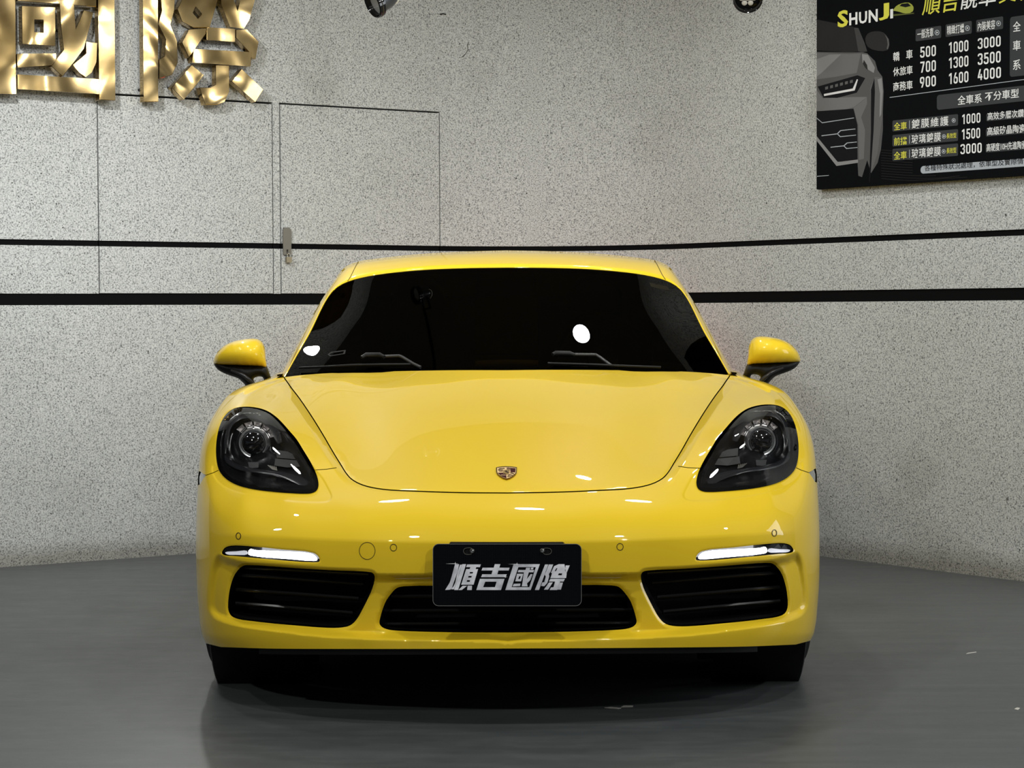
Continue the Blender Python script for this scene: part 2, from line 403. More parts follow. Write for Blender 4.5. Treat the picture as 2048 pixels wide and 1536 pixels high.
# hasp on the second door, padlock hanging from it
s_h, z_h = on_left(572, 458); s_h0 = on_left(563.5, 470)[0]; s_h1 = on_left(580, 470)[0]; z_h1 = on_left(572, 510)[1]
mp = lambda a, b, t: W3(a, b, t)
hs = prism(rrect(s_h0, z_h1, s_h1, z_h, 0.004), [rrect((s_h0 + s_h1) / 2 - 0.003, z_h1 + 0.012, (s_h0 + s_h1) / 2 + 0.003, z_h1 + 0.026, 0.0025)], mp, 0.014, 0.010, 'hasp', STEEL, DOOR2)
MB().box(W3((s_h0 + s_h1) / 2, z_h + 0.003, 0.006), (0.030, 0.012, 0.008), Matrix.Rotation(math.atan2(dl[1], dl[0]), 3, 'Z')).make('hinge_leaf', STEEL, DOOR2)
MB().tube([W3((s_h0 + s_h1) / 2, z_h1 + 0.012, 0.0), W3((s_h0 + s_h1) / 2, z_h1 + 0.012, 0.024), W3((s_h0 + s_h1) / 2, z_h1 + 0.024, 0.024), W3((s_h0 + s_h1) / 2, z_h1 + 0.024, 0.0)], 0.0022).make('staple', STEEL, DOOR2)
sp, zp = on_left(573.5, 519)
pl = thing('padlock', 'small square steel padlock hanging from the hasp on the flush wall door', 'padlock', tuple(W3(sp, zp - 0.014, 0.018)))
body = prism(rrect(sp - 0.013, zp - 0.014, sp + 0.013, zp + 0.012, 0.003), [], mp, 0.027, 0.012, 'lock_body', mat('brass_lock', (0.32, 0.28, 0.2), 0.4, metal=1.0)); adopt(body, pl)
sh = MB().tube([W3(sp - 0.007 + 0.0, zp + 0.010, 0.02)] + [W3(sp - 0.007 * math.cos(a), zp + 0.020 + 0.007 * math.sin(a), 0.02) for a in np.linspace(0, math.pi, 9)] + [W3(sp + 0.007, zp + 0.010, 0.02)], 0.0022).make('shackle', CHROME, None, 60); adopt(sh, pl)

# ------------------------------------------------------------------ gold characters (outlines in tenths read off the sign, on the plane of the left wall)
OFF = 0.075; DEP = 0.045
def LW(x, y): return on_left(x / 2.4, y / 2.4, OFF)
def gold_char(name, label, strokes):
    allp = np.array([LW(*p) for st in strokes for p in st[0]])
    t = thing(name, label, 'sign letter', tuple(W3(allp[:, 0].mean(), allp[:, 1].min(), OFF - DEP / 2)), 'gold sign characters on the wall')
    for k, st in enumerate(strokes):
        out = ccw([LW(*p) for p in st[0]]); holes = [ccw([LW(*p) for p in h]) for h in st[1:]]
        lift = (k * 37 % 5) * 0.0012
        o = prism(out, holes, mp, OFF + lift, OFF - DEP + lift, 'stroke', GOLD); adopt(o, t)
        bv = o.modifiers.new('edge', 'BEVEL'); bv.width = 0.0015; bv.segments = 1; bv.limit_method = 'ANGLE'
        c = out.mean(0)
        for q in (out[0] * 0.8 + c * 0.2, out[len(out) // 2] * 0.8 + c * 0.2):
            if not inside(out, q)[0] or any(inside(h, q)[0] for h in holes): continue
            b = MB().lathe([(0.006, 0), (0.006, OFF - DEP + 0.002)], W3(q[0], q[1], 0), NL3, 8).make('mounting_stud', PLAST); adopt(b, t)
    return t
gold_char('sign_character', 'large gold metal character in a square frame on the speckled wall', [
    [[(-12, -160), (73, -156), (78, 355), (80, 452), (-12, 450)]],
    [[(468, -150), (547, -150), (553, 482), (476, 480)]],
    [[(81, 357), (475, 380), (475, 452), (81, 428)]],
    [[(76, -150), (465, -140), (462, 33), (84, 5)], [(110, -100), (430, -95), (430, -40), (110, -60)]],
    [[(103, 28), (265, 35), (265, 222), (105, 212)], [(165, 95), (207, 97), (207, 157), (165, 153)]],
    [[(80, 258), (270, 255), (272, 312), (83, 325)]],
    [[(285, 12), (355, 20), (363, 138), (402, 48), (448, 60), (402, 235), (352, 302), (300, 368), (245, 318), (305, 240), (292, 130)]],
    [[(345, 312), (412, 258), (410, 200), (466, 206), (462, 300), (440, 350), (410, 372), (380, 352)]],
])
gold_char('sign_character', 'large gold metal character with slanting strokes on the wall, right of the framed one', [
    [[(685, -150), (757, -150), (760, 488), (690, 488)]],
    [[(766, -70), (842, -70), (836, 50), (818, 118), (850, 200), (853, 300), (825, 360), (763, 378), (763, 285), (790, 270), (795, 190), (758, 118), (776, 50)]],
    [[(885, -30), (990, -30), (1053, -30), (1005, 133), (925, 133), (872, 105), (850, 45)], [(925, 62), (937, 32), (968, 68), (948, 90)]],
    [[(1060, -30), (1112, -30), (1140, 55), (1162, -30), (1232, -30), (1197, 90), (1170, 138), (1105, 130), (1062, 20)]],
    [[(905, 142), (990, 136), (985, 165), (905, 278), (872, 205)]],
    [[(993, 130), (1130, 138), (1130, 202), (993, 193)]],
    [[(1132, 142), (1185, 141), (1241, 200), (1226, 284), (1205, 280), (1195, 250), (1132, 182)]],
    [[(928, 235), (1205, 250), (1201, 320), (918, 300)]],
    [[(1035, 312), (1100, 314), (1100, 440), (1078, 490), (1045, 503), (985, 503), (957, 420), (1010, 420), (1035, 405)]],
    [[(918, 312), (978, 360), (945, 405), (880, 480), (822, 420)]],
    [[(1160, 330), (1265, 430), (1226, 491), (1112, 390)]],
])

# ------------------------------------------------------------------ price board on the right wall
BO = 0.035
def RW(zx, zy): return on_right(1620 + zx / 3.841, zy / 3.84, BO)
bs0, bz0 = RW(50, 1455); bs1 = bs0 + 1.75; bz1 = bz0 + 1.16
PRINTB = mat('printed_black', (0.004, 0.0045, 0.0055), 0.7, spec=0.03)
board = thing('price_board', 'black printed price board with white and yellow lettering on the right wall', 'sign', tuple(W3((bs0 + bs1) / 2, bz0, BO / 2)))
bp_ = lambda a, b, t: W3(a, b, BO + t)
adopt(prism(ccw([(bs0, bz0), (bs1, bz0), (bs1, bz1), (bs0, bz1)]), [], lambda a, b, t: W3(a, b, t), BO, 0.004, 'panel', PRINTB), board)
def ink(name, c, r=0.6): return mat('ink_' + name, c, r, spec=0.03)
WHI = ink('white', (0.72, 0.73, 0.74)); YEL = ink('yellow', (0.62, 0.60, 0.08)); GRB = ink('charcoal', (0.045, 0.048, 0.052)); PAL = ink('pale', (0.36, 0.39, 0.43)); INKB = ink('black', (0.01, 0.01, 0.012))
def decal(zpts, m, name, t=0.0008, holes=(), smooth=0):
    pts = np.array([RW(*p) for p in zpts])
    if smooth: pts = smoothpoly(pts, smooth)
    pts = np.array([(min(max(a, bs0 + 0.001), bs1 - 0.001), min(max(b, bz0 + 0.001), bz1 - 0.001)) for a, b in pts])
    return adopt(prism(ccw(pts), [ccw([RW(*p) for p in h]) for h in holes], bp_, t, 0.0, name, m), board)
BASIS = Matrix(((dr[0], 0, nr[0]), (dr[1], 0, nr[1]), (0, 1, 0)))
def text_mesh(body, bold=0.0, spacing=1.0):
    c = bpy.data.curves.new('txt', 'FONT'); c.body = body; c.offset = bold; c.resolution_u = 2; c.space_character = spacing
    o = bpy.data.objects.new('txt', c); COL.objects.link(o); bpy.context.view_layer.update()
    me = bpy.data.meshes.new_from_object(o.evaluated_get(bpy.context.evaluated_depsgraph_get())); bpy.data.objects.remove(o)
    return me
def words(body, ll, ur, m, bold=0.012, t=0.0014, shear=0.0, spacing=1.0):
    a0, z0 = RW(*ll); a1, z1 = RW(*ur); me = text_mesh(body, bold, spacing)
    co = np.array([v.co[:2] for v in me.vertices]); mn = co.min(0); mx = co.max(0); k = (co - mn) / (mx - mn)
    hgt = z1 - z0
    vs = [bp_(a0 + (a1 - a0) * u + shear * hgt * w, z0 + hgt * w, t) for u, w in k]
    fs = [tuple(p.vertices) for p in me.polygons]; bpy.data.meshes.remove(me)
    o = adopt(link('lettering', vs, fs, m), board); return o
def stroke(path, th, n=4):
    p = smoothpoly(path, n, False) if n else np.array(path, float)
    return np.vstack([offpoly(p, th / 2, False), offpoly(p, -th / 2, False)[::-1]])
TH_ = .15
SIX = [[rrect(.02, 0, .53, .63, .2, 6), rrect(.17, .14, .38, .49, .1, 5)], [np.array([(.02, .30), (.02, .42), (.06, .60), (.22, 1.0), (.39, 1.0), (.22, .58), (.17, .40), (.17, .30)])]]
DIG = {'0': [[rrect(.02, 0, .53, 1, .22, 6), rrect(.17, .14, .38, .86, .1, 5)]],
       '1': [[np.array([(.28, 0), (.44, 0), (.44, 1), (.31, 1), (.10, .87), (.10, .70), (.28, .80)])]],
       '3': [[stroke([(.075, .76), (.09, .87), (.17, .925), (.275, .927), (.39, .915), (.455, .84), (.46, .74), (.45, .62), (.38, .55), (.24, .53)], TH_)], [stroke([(.24, .53), (.39, .51), (.46, .42), (.465, .28), (.45, .15), (.38, .085), (.275, .073), (.16, .08), (.09, .14), (.075, .26)], TH_)]],
       '4': [[np.array([(.33, 0), (.47, 0), (.47, .2), (.54, .2), (.54, .34), (.47, .34), (.47, .55), (.33, .55), (.33, .34), (.20, .34), (.38, 1), (.22, 1), (.03, .33), (.03, .2), (.33, .2)])]],
       '5': [[np.array([(.05, .46), (.19, .46), (.20, .86), (.51, .86), (.51, 1), (.06, 1)])], [stroke([(.12, .53), (.19, .575), (.29, .58), (.41, .55), (.46, .46), (.465, .31), (.45, .16), (.38, .085), (.275, .073), (.16, .085), (.09, .15), (.075, .27)], TH_)]],
       '6': SIX, '7': [[np.array([(.03, 1), (.53, 1), (.53, .86), (.29, 0), (.12, 0), (.36, .85), (.03, .85)])]],
       '9': [[np.array([(.55, 1.0)]) - q for q in st] for st in SIX]}
def number(txt, ll, ur):
    a0, z0 = RW(*ll); a1, z1 = RW(*ur); adv = .66; W = adv * (len(txt) - 1) + .55; V = []; Fc = []
    for i, ch in enumerate(txt):
        for st in DIG[ch]:
            v, f = fill(ccw(st[0]), [ccw(h) for h in st[1:]]); n = len(V)
            V += [bp_(a0 + (a1 - a0) * (i * adv + x) / W, z0 + (z1 - z0) * y, .0014) for x, y in v]; Fc += [tuple(k + n for k in t) for t in f]
    adopt(link('price_number', V, Fc, WHI), board)
def arrow(cx, cy, r):
    ring = circ(cx, cy, r * 0.86, r); decal(ring, PAL, 'arrow_badge', 0.0012, [circ(cx, cy, r * 0.62, r * 0.72)])
    decal([(cx - r * 0.2, cy - r * 0.42), (cx + r * 0.38, cy - 0.04 * r), (cx - r * 0.2, cy + r * 0.42)], WHI, 'arrow_mark', 0.0014)
def plate4(ll, ur, m, name='label_box', t=0.0006, r=0.006):
    a0, z0 = RW(*ll); a1, z1 = RW(*ur); a1 = min(a1, bs1 - 0.002); r = min(r, (z1 - z0) * 0.48)
    return adopt(prism(rrect(a0, z0, a1, z1, r), [], bp_, t, 0.0, name, m), board)
# header
words('S', (213, 215), (295, 72), YEL, 0.03); words('H', (303, 196), (366, 92), WHI, 0.03); words('U', (378, 186), (440, 84), WHI, 0.03); words('N', (452, 176), (522, 68), WHI, 0.03)
words('J', (530, 160), (610, 20), YEL, 0.03); words('I', (618, 143), (640, 68), WHI, 0.03)
decal([(640, 82), (660, 50), (700, 28), (760, 20), (795, 52), (790, 88), (740, 104), (690, 92), (655, 84)], ink('car_green', (0.30, 0.33, 0.06)), 'printed_car', 0.0010, smooth=2)
decal([(690, 46), (705, 30), (755, 24), (776, 46), (735, 56)], INKB, 'printed_car_window', 0.0014)
decal([(640, 110), (800, 98), (800, 106), (640, 124)], ink('dim', (0.09, 0.10, 0.03)), 'printed_shadow', 0.0010)
words('順吉', (860, 122), (1136, -72), YEL, 0.008, shear=0.18); words('靚車', (1150, 78), (1425, -120), WHI, 0.008, shear=0.18); words('美容', (1450, 30), (1730, -165), YEL, 0.008, shear=0.18)
# buttons
for ll, ur, tl, tu, s, c in (((812, 318), (1008, 197), (826, 300), (950, 212), '一般洗車', (977, 250)), ((1042, 285), (1243, 160), (1054, 270), (1186, 180), '精緻打蠟', (1210, 216)), ((1277, 250), (1484, 125), (1290, 240), (1424, 150), '內裝美容', (1449, 180))):
    plate4(ll, ur, GRB); words(s, tl, tu, WHI, 0.007); arrow(*c, 21)
for s, ll, ur in (('轎', (640, 472), (690, 396)), ('車', (740, 458), (790, 378)), ('休旅車', (640, 588), (790, 500)), ('商務車', (640, 703), (790, 615)),
                  ('全', (1560, 245), (1620, 160)), ('車', (1560, 392), (1620, 306)), ('系', (1560, 540), (1620, 455))):
    if s == '全': plate4((1535, 592), (1760, 100), GRB, r=0.012)
    words(s, ll, ur, WHI, 0.007)
for s, ll, ur in (('500', (847, 445), (970, 345)), ('1000', (1063, 412), (1220, 306)), ('3000', (1290, 378), (1468, 272)), ('700', (847, 560), (970, 460)), ('1300', (1063, 528), (1220, 425)), ('3500', (1290, 500), (1468, 390)),
                  ('900', (845, 675), (970, 578)), ('1600', (1063, 648), (1220, 545)), ('4000', (1288, 618), (1470, 512)), ('1000', (1165, 955), (1312, 865)), ('1500', (1163, 1072), (1310, 980)), ('3000', (1157, 1185), (1322, 1095))):
    number(s, ll, ur)
decal([(613, 746), (1900, 574), (1900, 579), (613, 751)], PAL, 'rule')
plate4((975, 845), (1800, 640), GRB, r=0.012); words('全車系', (1135, 808), (1322, 716), WHI, 0.01); words('不分車型', (1345, 778), (1606, 680), WHI, 0.01)
for y, a, b, c, small in ((0, '全車', '鍍膜維護', (1105, 925), ''), (1, '前擋', '玻璃鍍膜', (1030, 1048), '長效型'), (2, '全車', '玻璃鍍膜', (1028, 1163), '長效型')):
    dy = (0, 115, 225)[y]
    plate4((634, 1011 + dy), (1138, 876 + dy), GRB)
    words(a, (646, 1003 + dy), (745, 933 + dy), YEL, 0.010); decal([(763, 925 + dy), (767, 925 + dy), (767, 988 + dy), (763, 988 + dy)], PAL, 'rule', 0.0012)
    words(b, (782, 990 + dy), (1066 if y == 0 else 1007, 890 + dy + (0, 8, 8)[y]), WHI, 0.007, spacing=1.22 if y == 0 else 1.08); arrow(*c, 17)
    if small: words(small, (1050, 1065 + (y - 1) * 115), (1126, 1018 + (y - 1) * 113), YEL, 0.008)
for ll, ur, s, tl, tu in (((1355, 932), (1950, 815), '高效多層次鑽石', (1365, 925), (1690, 832)), ((1352, 1050), (1950, 935), '高級矽晶陶瓷', (1362, 1042), (1655, 950)), ((1350, 1172), (1950, 1060), '高硬度10H先進陶瓷', (1357, 1165), (1662, 1078))):
    plate4(ll, ur, GRB); words(s, tl, tu, WHI, 0.007)
plate4((850, 1335), (2150, 1178), PAL, 'pill', r=0.034); words('各種特殊狀況處理，依車型及實際情況', (882, 1316), (1690, 1208), INKB, 0.0)
# grey photograph of a car front printed at the left
K = lambda n, v: ink('tone' + n, (v, v, v * 1.03))
decal([(52, 150), (330, 205), (352, 225), (372, 395), (300, 402), (52, 388)], K('1', 0.022), 'printed_windscreen', 0.0006)
decal([(340, 212), (372, 215), (420, 330), (440, 395), (410, 400), (372, 395)], K('2', 0.05), 'printed_pillar', 0.0009)
decal([(425, 300), (445, 258), (500, 240), (565, 250), (605, 300), (610, 350), (595, 385), (520, 390), (445, 360)], K('3', 0.026), 'printed_mirror', 0.0008, smooth=2)
decal([(575, 262), (604, 300), (609, 345), (598, 380), (590, 375), (598, 340), (592, 300)], K('4', 0.10), 'printed_mirror_edge', 0.0010)
decal([(52, 398), (300, 403), (400, 400), (440, 410), (500, 470), (520, 540), (556, 590), (566, 700), (560, 860), (560, 1000), (545, 1150), (520, 1250), (470, 1330), (440, 1230), (400, 1360), (372, 1350), (366, 1245), (205, 1275), (52, 1080)], K('5', 0.085), 'printed_body', 0.0007)
decal([(52, 405), (300, 415), (392, 410), (360, 560), (200, 590), (52, 610)], K('6', 0.13), 'printed_bonnet', 0.0009)
decal([(52, 455), (150, 420), (240, 418), (90, 560), (52, 590)], K('7', 0.20), 'printed_bonnet_light', 0.0011)
decal([(400, 415), (445, 420), (500, 520), (490, 560), (440, 530), (405, 480)], K('8', 0.22), 'printed_fender_light', 0.0010)
decal([(415, 460), (440, 500), (445, 540), (425, 520), (408, 490)], K('3', 0.026), 'printed_vent', 0.0013)
decal([(60, 665), (365, 578), (425, 600), (360, 712), (210, 752), (105, 750)], INKB, 'printed_lamp', 0.0011)
decal([(108, 722), (330, 680), (362, 608), (370, 612), (345, 695), (110, 738)], ink('lampwhite', (0.6, 0.6, 0.62)), 'printed_lamp_light', 0.0014)
for k in range(6): decal([(118 + k * 38, 690 - k * 10), (140 + k * 38, 684 - k * 10), (140 + k * 38, 662 - k * 10), (118 + k * 38, 668 - k * 10)], K('4', 0.10), 'printed_lamp_cell', 0.0013)
decal([(52, 690), (100, 755), (330, 745), (440, 745), (335, 825), (200, 860), (52, 850)], K('9', 0.15), 'printed_nose', 0.0009)
decal([(52, 855), (335, 835), (365, 960), (366, 1245), (205, 1240), (52, 1050)], INKB, 'printed_grille', 0.0012)
decal([(335, 828), (440, 748), (440, 800), (395, 900), (425, 1000), (415, 1220), (378, 1230), (372, 960)], K('6', 0.13), 'printed_duct', 0.0013)
for pts in ([(55, 905), (95, 940), (340, 903), (340, 908), (95, 946), (55, 912)], [(90, 1040), (210, 1025), (235, 1000), (350, 988), (350, 993), (238, 1006), (214, 1031), (90, 1046)], [(214, 1025), (235, 1047), (355, 1035), (355, 1040), (233, 1053), (210, 1030)],
            [(160, 1128), (260, 1117), (285, 1095), (362, 1088), (362, 1093), (288, 1101), (264, 1123), (160, 1134)], [(262, 1117), (284, 1138), (366, 1130), (366, 1135), (282, 1144), (258, 1122)], [(54, 1352), (145, 1345), (145, 1349), (54, 1357)]):
    decal(pts, PAL, 'printed_grille_bar', 0.0015)
decal([(52, 1045), (80, 1080), (215, 1245), (370, 1225), (370, 1250), (205, 1275), (52, 1080)], K('8', 0.22), 'printed_lip', 0.0014)
decal([(462, 680), (500, 590), (556, 596), (566, 700), (556, 900), (520, 1180), (470, 1330), (480, 1000)], K('10', 0.11), 'printed_wheel', 0.0010)
decal([(470, 690), (496, 600), (500, 700), (490, 1000), (462, 1400), (455, 1400), (470, 1000)], INKB, 'printed_wheel_gap', 0.0013)
decal([(520, 610), (552, 600), (560, 700), (548, 880), (535, 900), (540, 720)], K('8', 0.22), 'printed_wheel_light', 0.0013)
for k in range(13):
    y0 = 1150 + k * 20; pts = []
    for q in range(13):
        x = 548 + q * 60; pts.append((x, y0 + 120 * math.sin(q / 12 * 1.7) - q * 12))
    pts = [p for p in pts if p[1] < 1440 - (p[0] - 60) * 0.068 and not (p[0] > 840 and p[1] < 1345)]
    if len(pts) > 2: decal(pts + [(x, y + 3.4) for x, y in pts[::-1]], K('1', 0.06), 'wave_line', 0.0009)

# ------------------------------------------------------------------ spot lamps hanging in front of the wall
def spot(px, py, Y, axis, scale, label, dots, wire):
    c = PP(px, py, Y); ax = Vector(axis).normalized()
    t = thing('spot_lamp', label, 'lamp', tuple(c))
    r = 0.062 * scale
    adopt(MB().lathe([(0.018, -0.068 * scale), (0.036 * scale, -0.062 * scale), (0.046 * scale, -0.035 * scale), (0.050 * scale, 0.0), (0.053 * scale, 0.002), (0.053 * scale, 0.010)], c, ax, 36).make('lamp_body', GLOSSB if dots else mat('lamp_shell', (0.10, 0.105, 0.115), 0.28, metal=0.7), None, 40), t)
    adopt(MB().lathe([(0.053 * scale, 0.006), (r, 0.010), (r, 0.034), (r * 0.93, 0.038), (r * 0.82, 0.030), (r * 0.82, 0.012)], c, ax, 36, False).make('rim', GLOSSB, None, 40), t)
    adopt(MB().lathe([(r * 1.01, 0.020), (r * 1.03, 0.022), (r * 1.01, 0.024)], c, ax, 36, False).make('rim_line', SATIN, None, 60), t)
    adopt(MB().lathe([(0.001, 0.014), (r * 0.84, 0.014)], c, ax, 36, False).make('lens', GLOSSB if dots else mat('lamp_glass', (0.22, 0.22, 0.21), 0.25, spec=0.6), None, 60), t)
    side = ax.cross(Vector((0, 0, 1))).normalized(); 
    if dots:
        e1 = side; e2 = ax.cross(e1)
        for k in range(7):
            a = k * math.pi / 3; q = Vector(c) + ax * 0.016 + (e1 * math.cos(a) + e2 * math.sin(a)) * (0.0 if k == 6 else r * 0.42)
            adopt(MB().lathe([(0.011, 0), (0.010, 0.003), (0.005, 0.006)], q, ax, 12).make('led', mat('led', (0.35, 0.34, 0.3), 0.15, emit=(1, 0.93, 0.8), es=0.08), None, 40), t)
    for sgn in (-1, 1):
        q = Vector(c) + side * sgn * 0.056 * scale - ax * 0.03
        adopt(MB().tube([q, q + Vector((0, 0, 0.10)), Vector(c) + Vector((0, 0, 0.16))], 0.006, 8).make('yoke_arm', GLOSSB, None, 60), t)
        adopt(MB().lathe([(0.011, -0.008), (0.011, 0.008), (0.006, 0.012)], q + side * sgn * 0.006, side * sgn, 12).make('yoke_bolt', GLOSSB, None, 40), t)
    top = Vector(c) + Vector((0, 0, 0.16)); 
    adopt(MB().tube([top - Vector((0, 0, 0.01)), Vector((top.x, top.y, CEIL + 0.005))], 0.009, 10).make('stem', GLOSSB, None, 60), t)
    if wire:
        q0 = PP(768, 2, Y); pts = [PP(765 + 30 * math.sin(a) * 1.0, 0 + 9 * math.sin(a * 1.0) - (0 if a < 1.6 else (a - 1.6) * 22), Y + 0.02) for a in np.linspace(0, 1.57, 10)]
        pts = [PP(x, y, Y + 0.02) for x, y in ((764, 1), (770, 4), (777, 7), (784, 8.5), (790, 7.5), (795, 4), (798, -2), (799, -10), (796, -26), (788, -40))]
        adopt(MB().tube(pts, 0.0026, 8).make('cable', mat('white_cable', (0.6, 0.58, 0.5), 0.4), None, 60), t)
    return t
spot(759, 1, 3.05, (-0.80, -0.42, -0.42), 1.0, 'black spot lamp at the top edge tilted left towards the gold characters', False, True)
spot(1495, -8, 2.6, (-0.05, -0.75, -0.60), 0.9, 'black spot lamp with clear LEDs at the top edge left of the price board', True, False)
# specks of litter on the floor
PAPER = mat('paper', (0.55, 0.53, 0.48), 0.7)
for k, (px, py, w, h, lab) in enumerate(((1226, 1416, 0.022, 0.008, 'pale paper scrap on the floor before the car, left of two'), (1254, 1413, 0.018, 0.010, 'pale paper scrap on the floor before the car, right of two'), (1942, 1306, 0.026, 0.004, 'thin white sliver of litter on the floor right of the car'), (2034, 1418, 0.016, 0.006, 'white scrap of litter on the floor at the lower right'))):
    c = floor_pt(px, py); z = Matrix.Rotation(0.5 * k - 0.4, 3, 'Z')
    o = prism(np.array([(-w, -h), (w * 0.8, -h * 0.9), (w, h * 0.6), (-w * 0.4, h)]) / 1.0, [], lambda a, b, t: np.array(z @ Vector((a, b, t))), 0.0012, 0.0002, 'paper_scrap', PAPER)
    o.location = c; tag(o, lab, 'litter')

# ================================================================== THE CAR
car = thing('sports_car', 'glossy yellow two-door sports car parked nose-out in the middle of the room', 'car', (0, 1.9, 0))
def part(o, parent=car): return adopt(o, parent)
# ---- half outlines as (distance from the car's centre line, height) in photo units
Wp = np.array([(395, 735), (430, 744), (454, 749.5), (482, 756.7), (519, 767), (542, 776), (560, 789), (576, 810), (592, 835), (602, 855), (609.5, 877), (614.5, 902), (617.5, 931), (620, 971), (622, 1003), (624, 1060), (624, 1110), (623.5, 1150), (622, 1185), (619.5, 1211), (616.6, 1245), (612, 1270), (605, 1284), (598, 1294), (592, 1302)], float)
_y = np.arange(725, 1320, 1.0); _w = np.interp(_y, Wp[:, 1], Wp[:, 0]); _w[_y < 735] = 395 - (735 - _y[_y < 735]) * 3.6
_k = np.exp(-0.5 * (np.arange(-18, 19) / 5.0) ** 2); _k /= _k.sum(); _ws = np.convolve(np.pad(_w, 18, 'edge'), _k, 'valid')
_k2 = np.exp(-0.5 * (np.arange(-40, 41) / 14.0) ** 2); _k2 /= _k2.sum(); _ws2 = np.convolve(np.pad(_w, 40, 'edge'), _k2, 'valid')
_m = sstep((_y - 830) / 60) * (1 - sstep((_y - 1190) / 40)); _ws = _ws * (1 - _m) + _ws2 * _m
def WW(y): return np.interp(y, _y, _ws)
US = 400.0
def u_of(x, y): return US * np.arcsin(np.clip(np.asarray(x, float) / WW(y), -1, 1))
def x_of(u, y): return WW(y) * np.sin(np.asarray(u) / US)

# ---- depth control points: (x, y, metres behind the nose)
ctl = []
def zc(Y): t = Y - 0.12; return 0.613 + 0.30 * t - 0.0617 * t * t
for Y in (0.14, 0.22, 0.35, 0.52, 0.72, 0.95, 1.18, 1.38): ctl.append((0, proj((0, Y, zc(Y)))[1], Y))
for x, dy in ((130, 0.6), (240, 2.2)):
    for Y in (0.22, 0.35, 0.52, 0.72, 0.95, 1.18, 1.38):
        xx = x * (1 - 0.08 * Y); ctl.append((xx, proj((0, Y, zc(Y)))[1] + dy + (x / 240) ** 2 * (2 + 5 * (Y < 0.9) * (0.9 - Y)), Y + 0.03 * (x / 240) ** 2 + (0.05 * (x / 240) ** 2 if Y > 1.3 else 0)))
ctl += [(445, 755, 1.52), (432, 773, 1.30), (416, 794, 1.10), (393, 828, .87), (369, 867, .665), (348, 904, .505), (333, 928, .415), (311, 958, .285), (249, 977.5, .185), (174, 982, .150),
        (350, 760, 1.36), (330, 800, 1.10), (312, 850, .82), (290, 905, .545),
        (455, 763, 1.50), (428, 807, 1.06), (392, 867, .69), (366, 901, .535), (350, 927, .435), (312, 1001, .155),
        (391, 984, .25), (434, 984, .27), (480, 980, .31), (545, 966, .42), (578, 939, .53), (583, 900, .60), (568, 832, .70), (521, 812, .69), (467, 829, .61), (437, 858, .545), (408, 898, .445), (385, 939, .335),
        (500, 890, .47), (470, 940, .355), (530, 930, .43), (520, 860, .555),
        (521, 790, .85), (500, 778, 1.00), (480, 768, 1.18), (545, 794, .85), (466, 759, 1.42),
        (454, 749.5, 1.70), (482, 756.7, 1.50), (519, 767, 1.28), (542, 776, 1.13), (560, 789, 1.02), (576, 810, .94), (592, 835, .86), (602, 855, .81), (609.5, 877, .78), (614.5, 902, .75), (617.5, 931, .73), (620, 971, .70), (622, 1003, .67), (624, 1060, .64), (624, 1110, .63), (622, 1185, .63), (616.6, 1245, .63), (605, 1284, .62)]
def row(y, add, pts): ctl.extend((x, y(x) if callable(y) else y, Y + add) for x, Y in pts)
plan = [(0, 0), (157, .010), (312, .047), (430, .108), (530, .195), (590, .320), (612, .44)]
cy = lambda base: (lambda x: base - 22 * (x / 600.0) ** 2)          # the break line climbs towards the sides
row(cy(1086), 0.0, plan); row(cy(1106), -0.001, plan); row(cy(1066), .010, plan); row(cy(1045), .028, plan); row(cy(1016), .064, plan[:4]); row(cy(1016), .055, plan[4:])
row(lambda x: 1143 - 12 * (x / 600) ** 2, .004, plan)
row(1200, .010, plan)
ctl += [(0, 1287, .015), (139, 1286, .022), (290, 1280, .058), (374, 1275, .095), (452, 1266, .15), (556, 1249, .265), (598, 1231, .40)]
ctl += [(0, 1297, .03), (160, 1297, .04), (300, 1296, .085), (478, 1295, .19), (575, 1291, .37)]
ctl = np.array(ctl, float)
cx_ = np.vstack([ctl, ctl[ctl[:, 0] > 0.5] * (-1, 1, 1)])
tp = np.stack([u_of(cx_[:, 0], cx_[:, 1]), cx_[:, 1]], 1) / 100.0
tw = 1.0 / (cx_[:, 2] - CAM[1])
def tps_fit(p, w, lam=0.0):
    n = len(p); r2 = ((p[:, None] - p[None]) ** 2).sum(2); K_ = np.where(r2 > 1e-12, 0.5 * r2 * np.log(np.maximum(r2, 1e-12)), 0) + lam * np.eye(n)
    Q = np.c_[np.ones(n), p]; A = np.block([[K_, Q], [Q.T, np.zeros((3, 3))]]); c = np.linalg.solve(A, np.r_[w, 0, 0, 0])
    return p, c
def tps_eval(fit, q):
    p, c = fit; out = np.empty(len(q))
    for i in range(0, len(q), 4000):
        r2 = ((q[i:i + 4000, None] - p[None]) ** 2).sum(2); K_ = np.where(r2 > 1e-12, 0.5 * r2 * np.log(np.maximum(r2, 1e-12)), 0)
        out[i:i + 4000] = K_ @ c[:-3] + c[-3] + q[i:i + 4000] @ c[-2:]
    return out
BODY = tps_fit(tp, tw, 0.5)

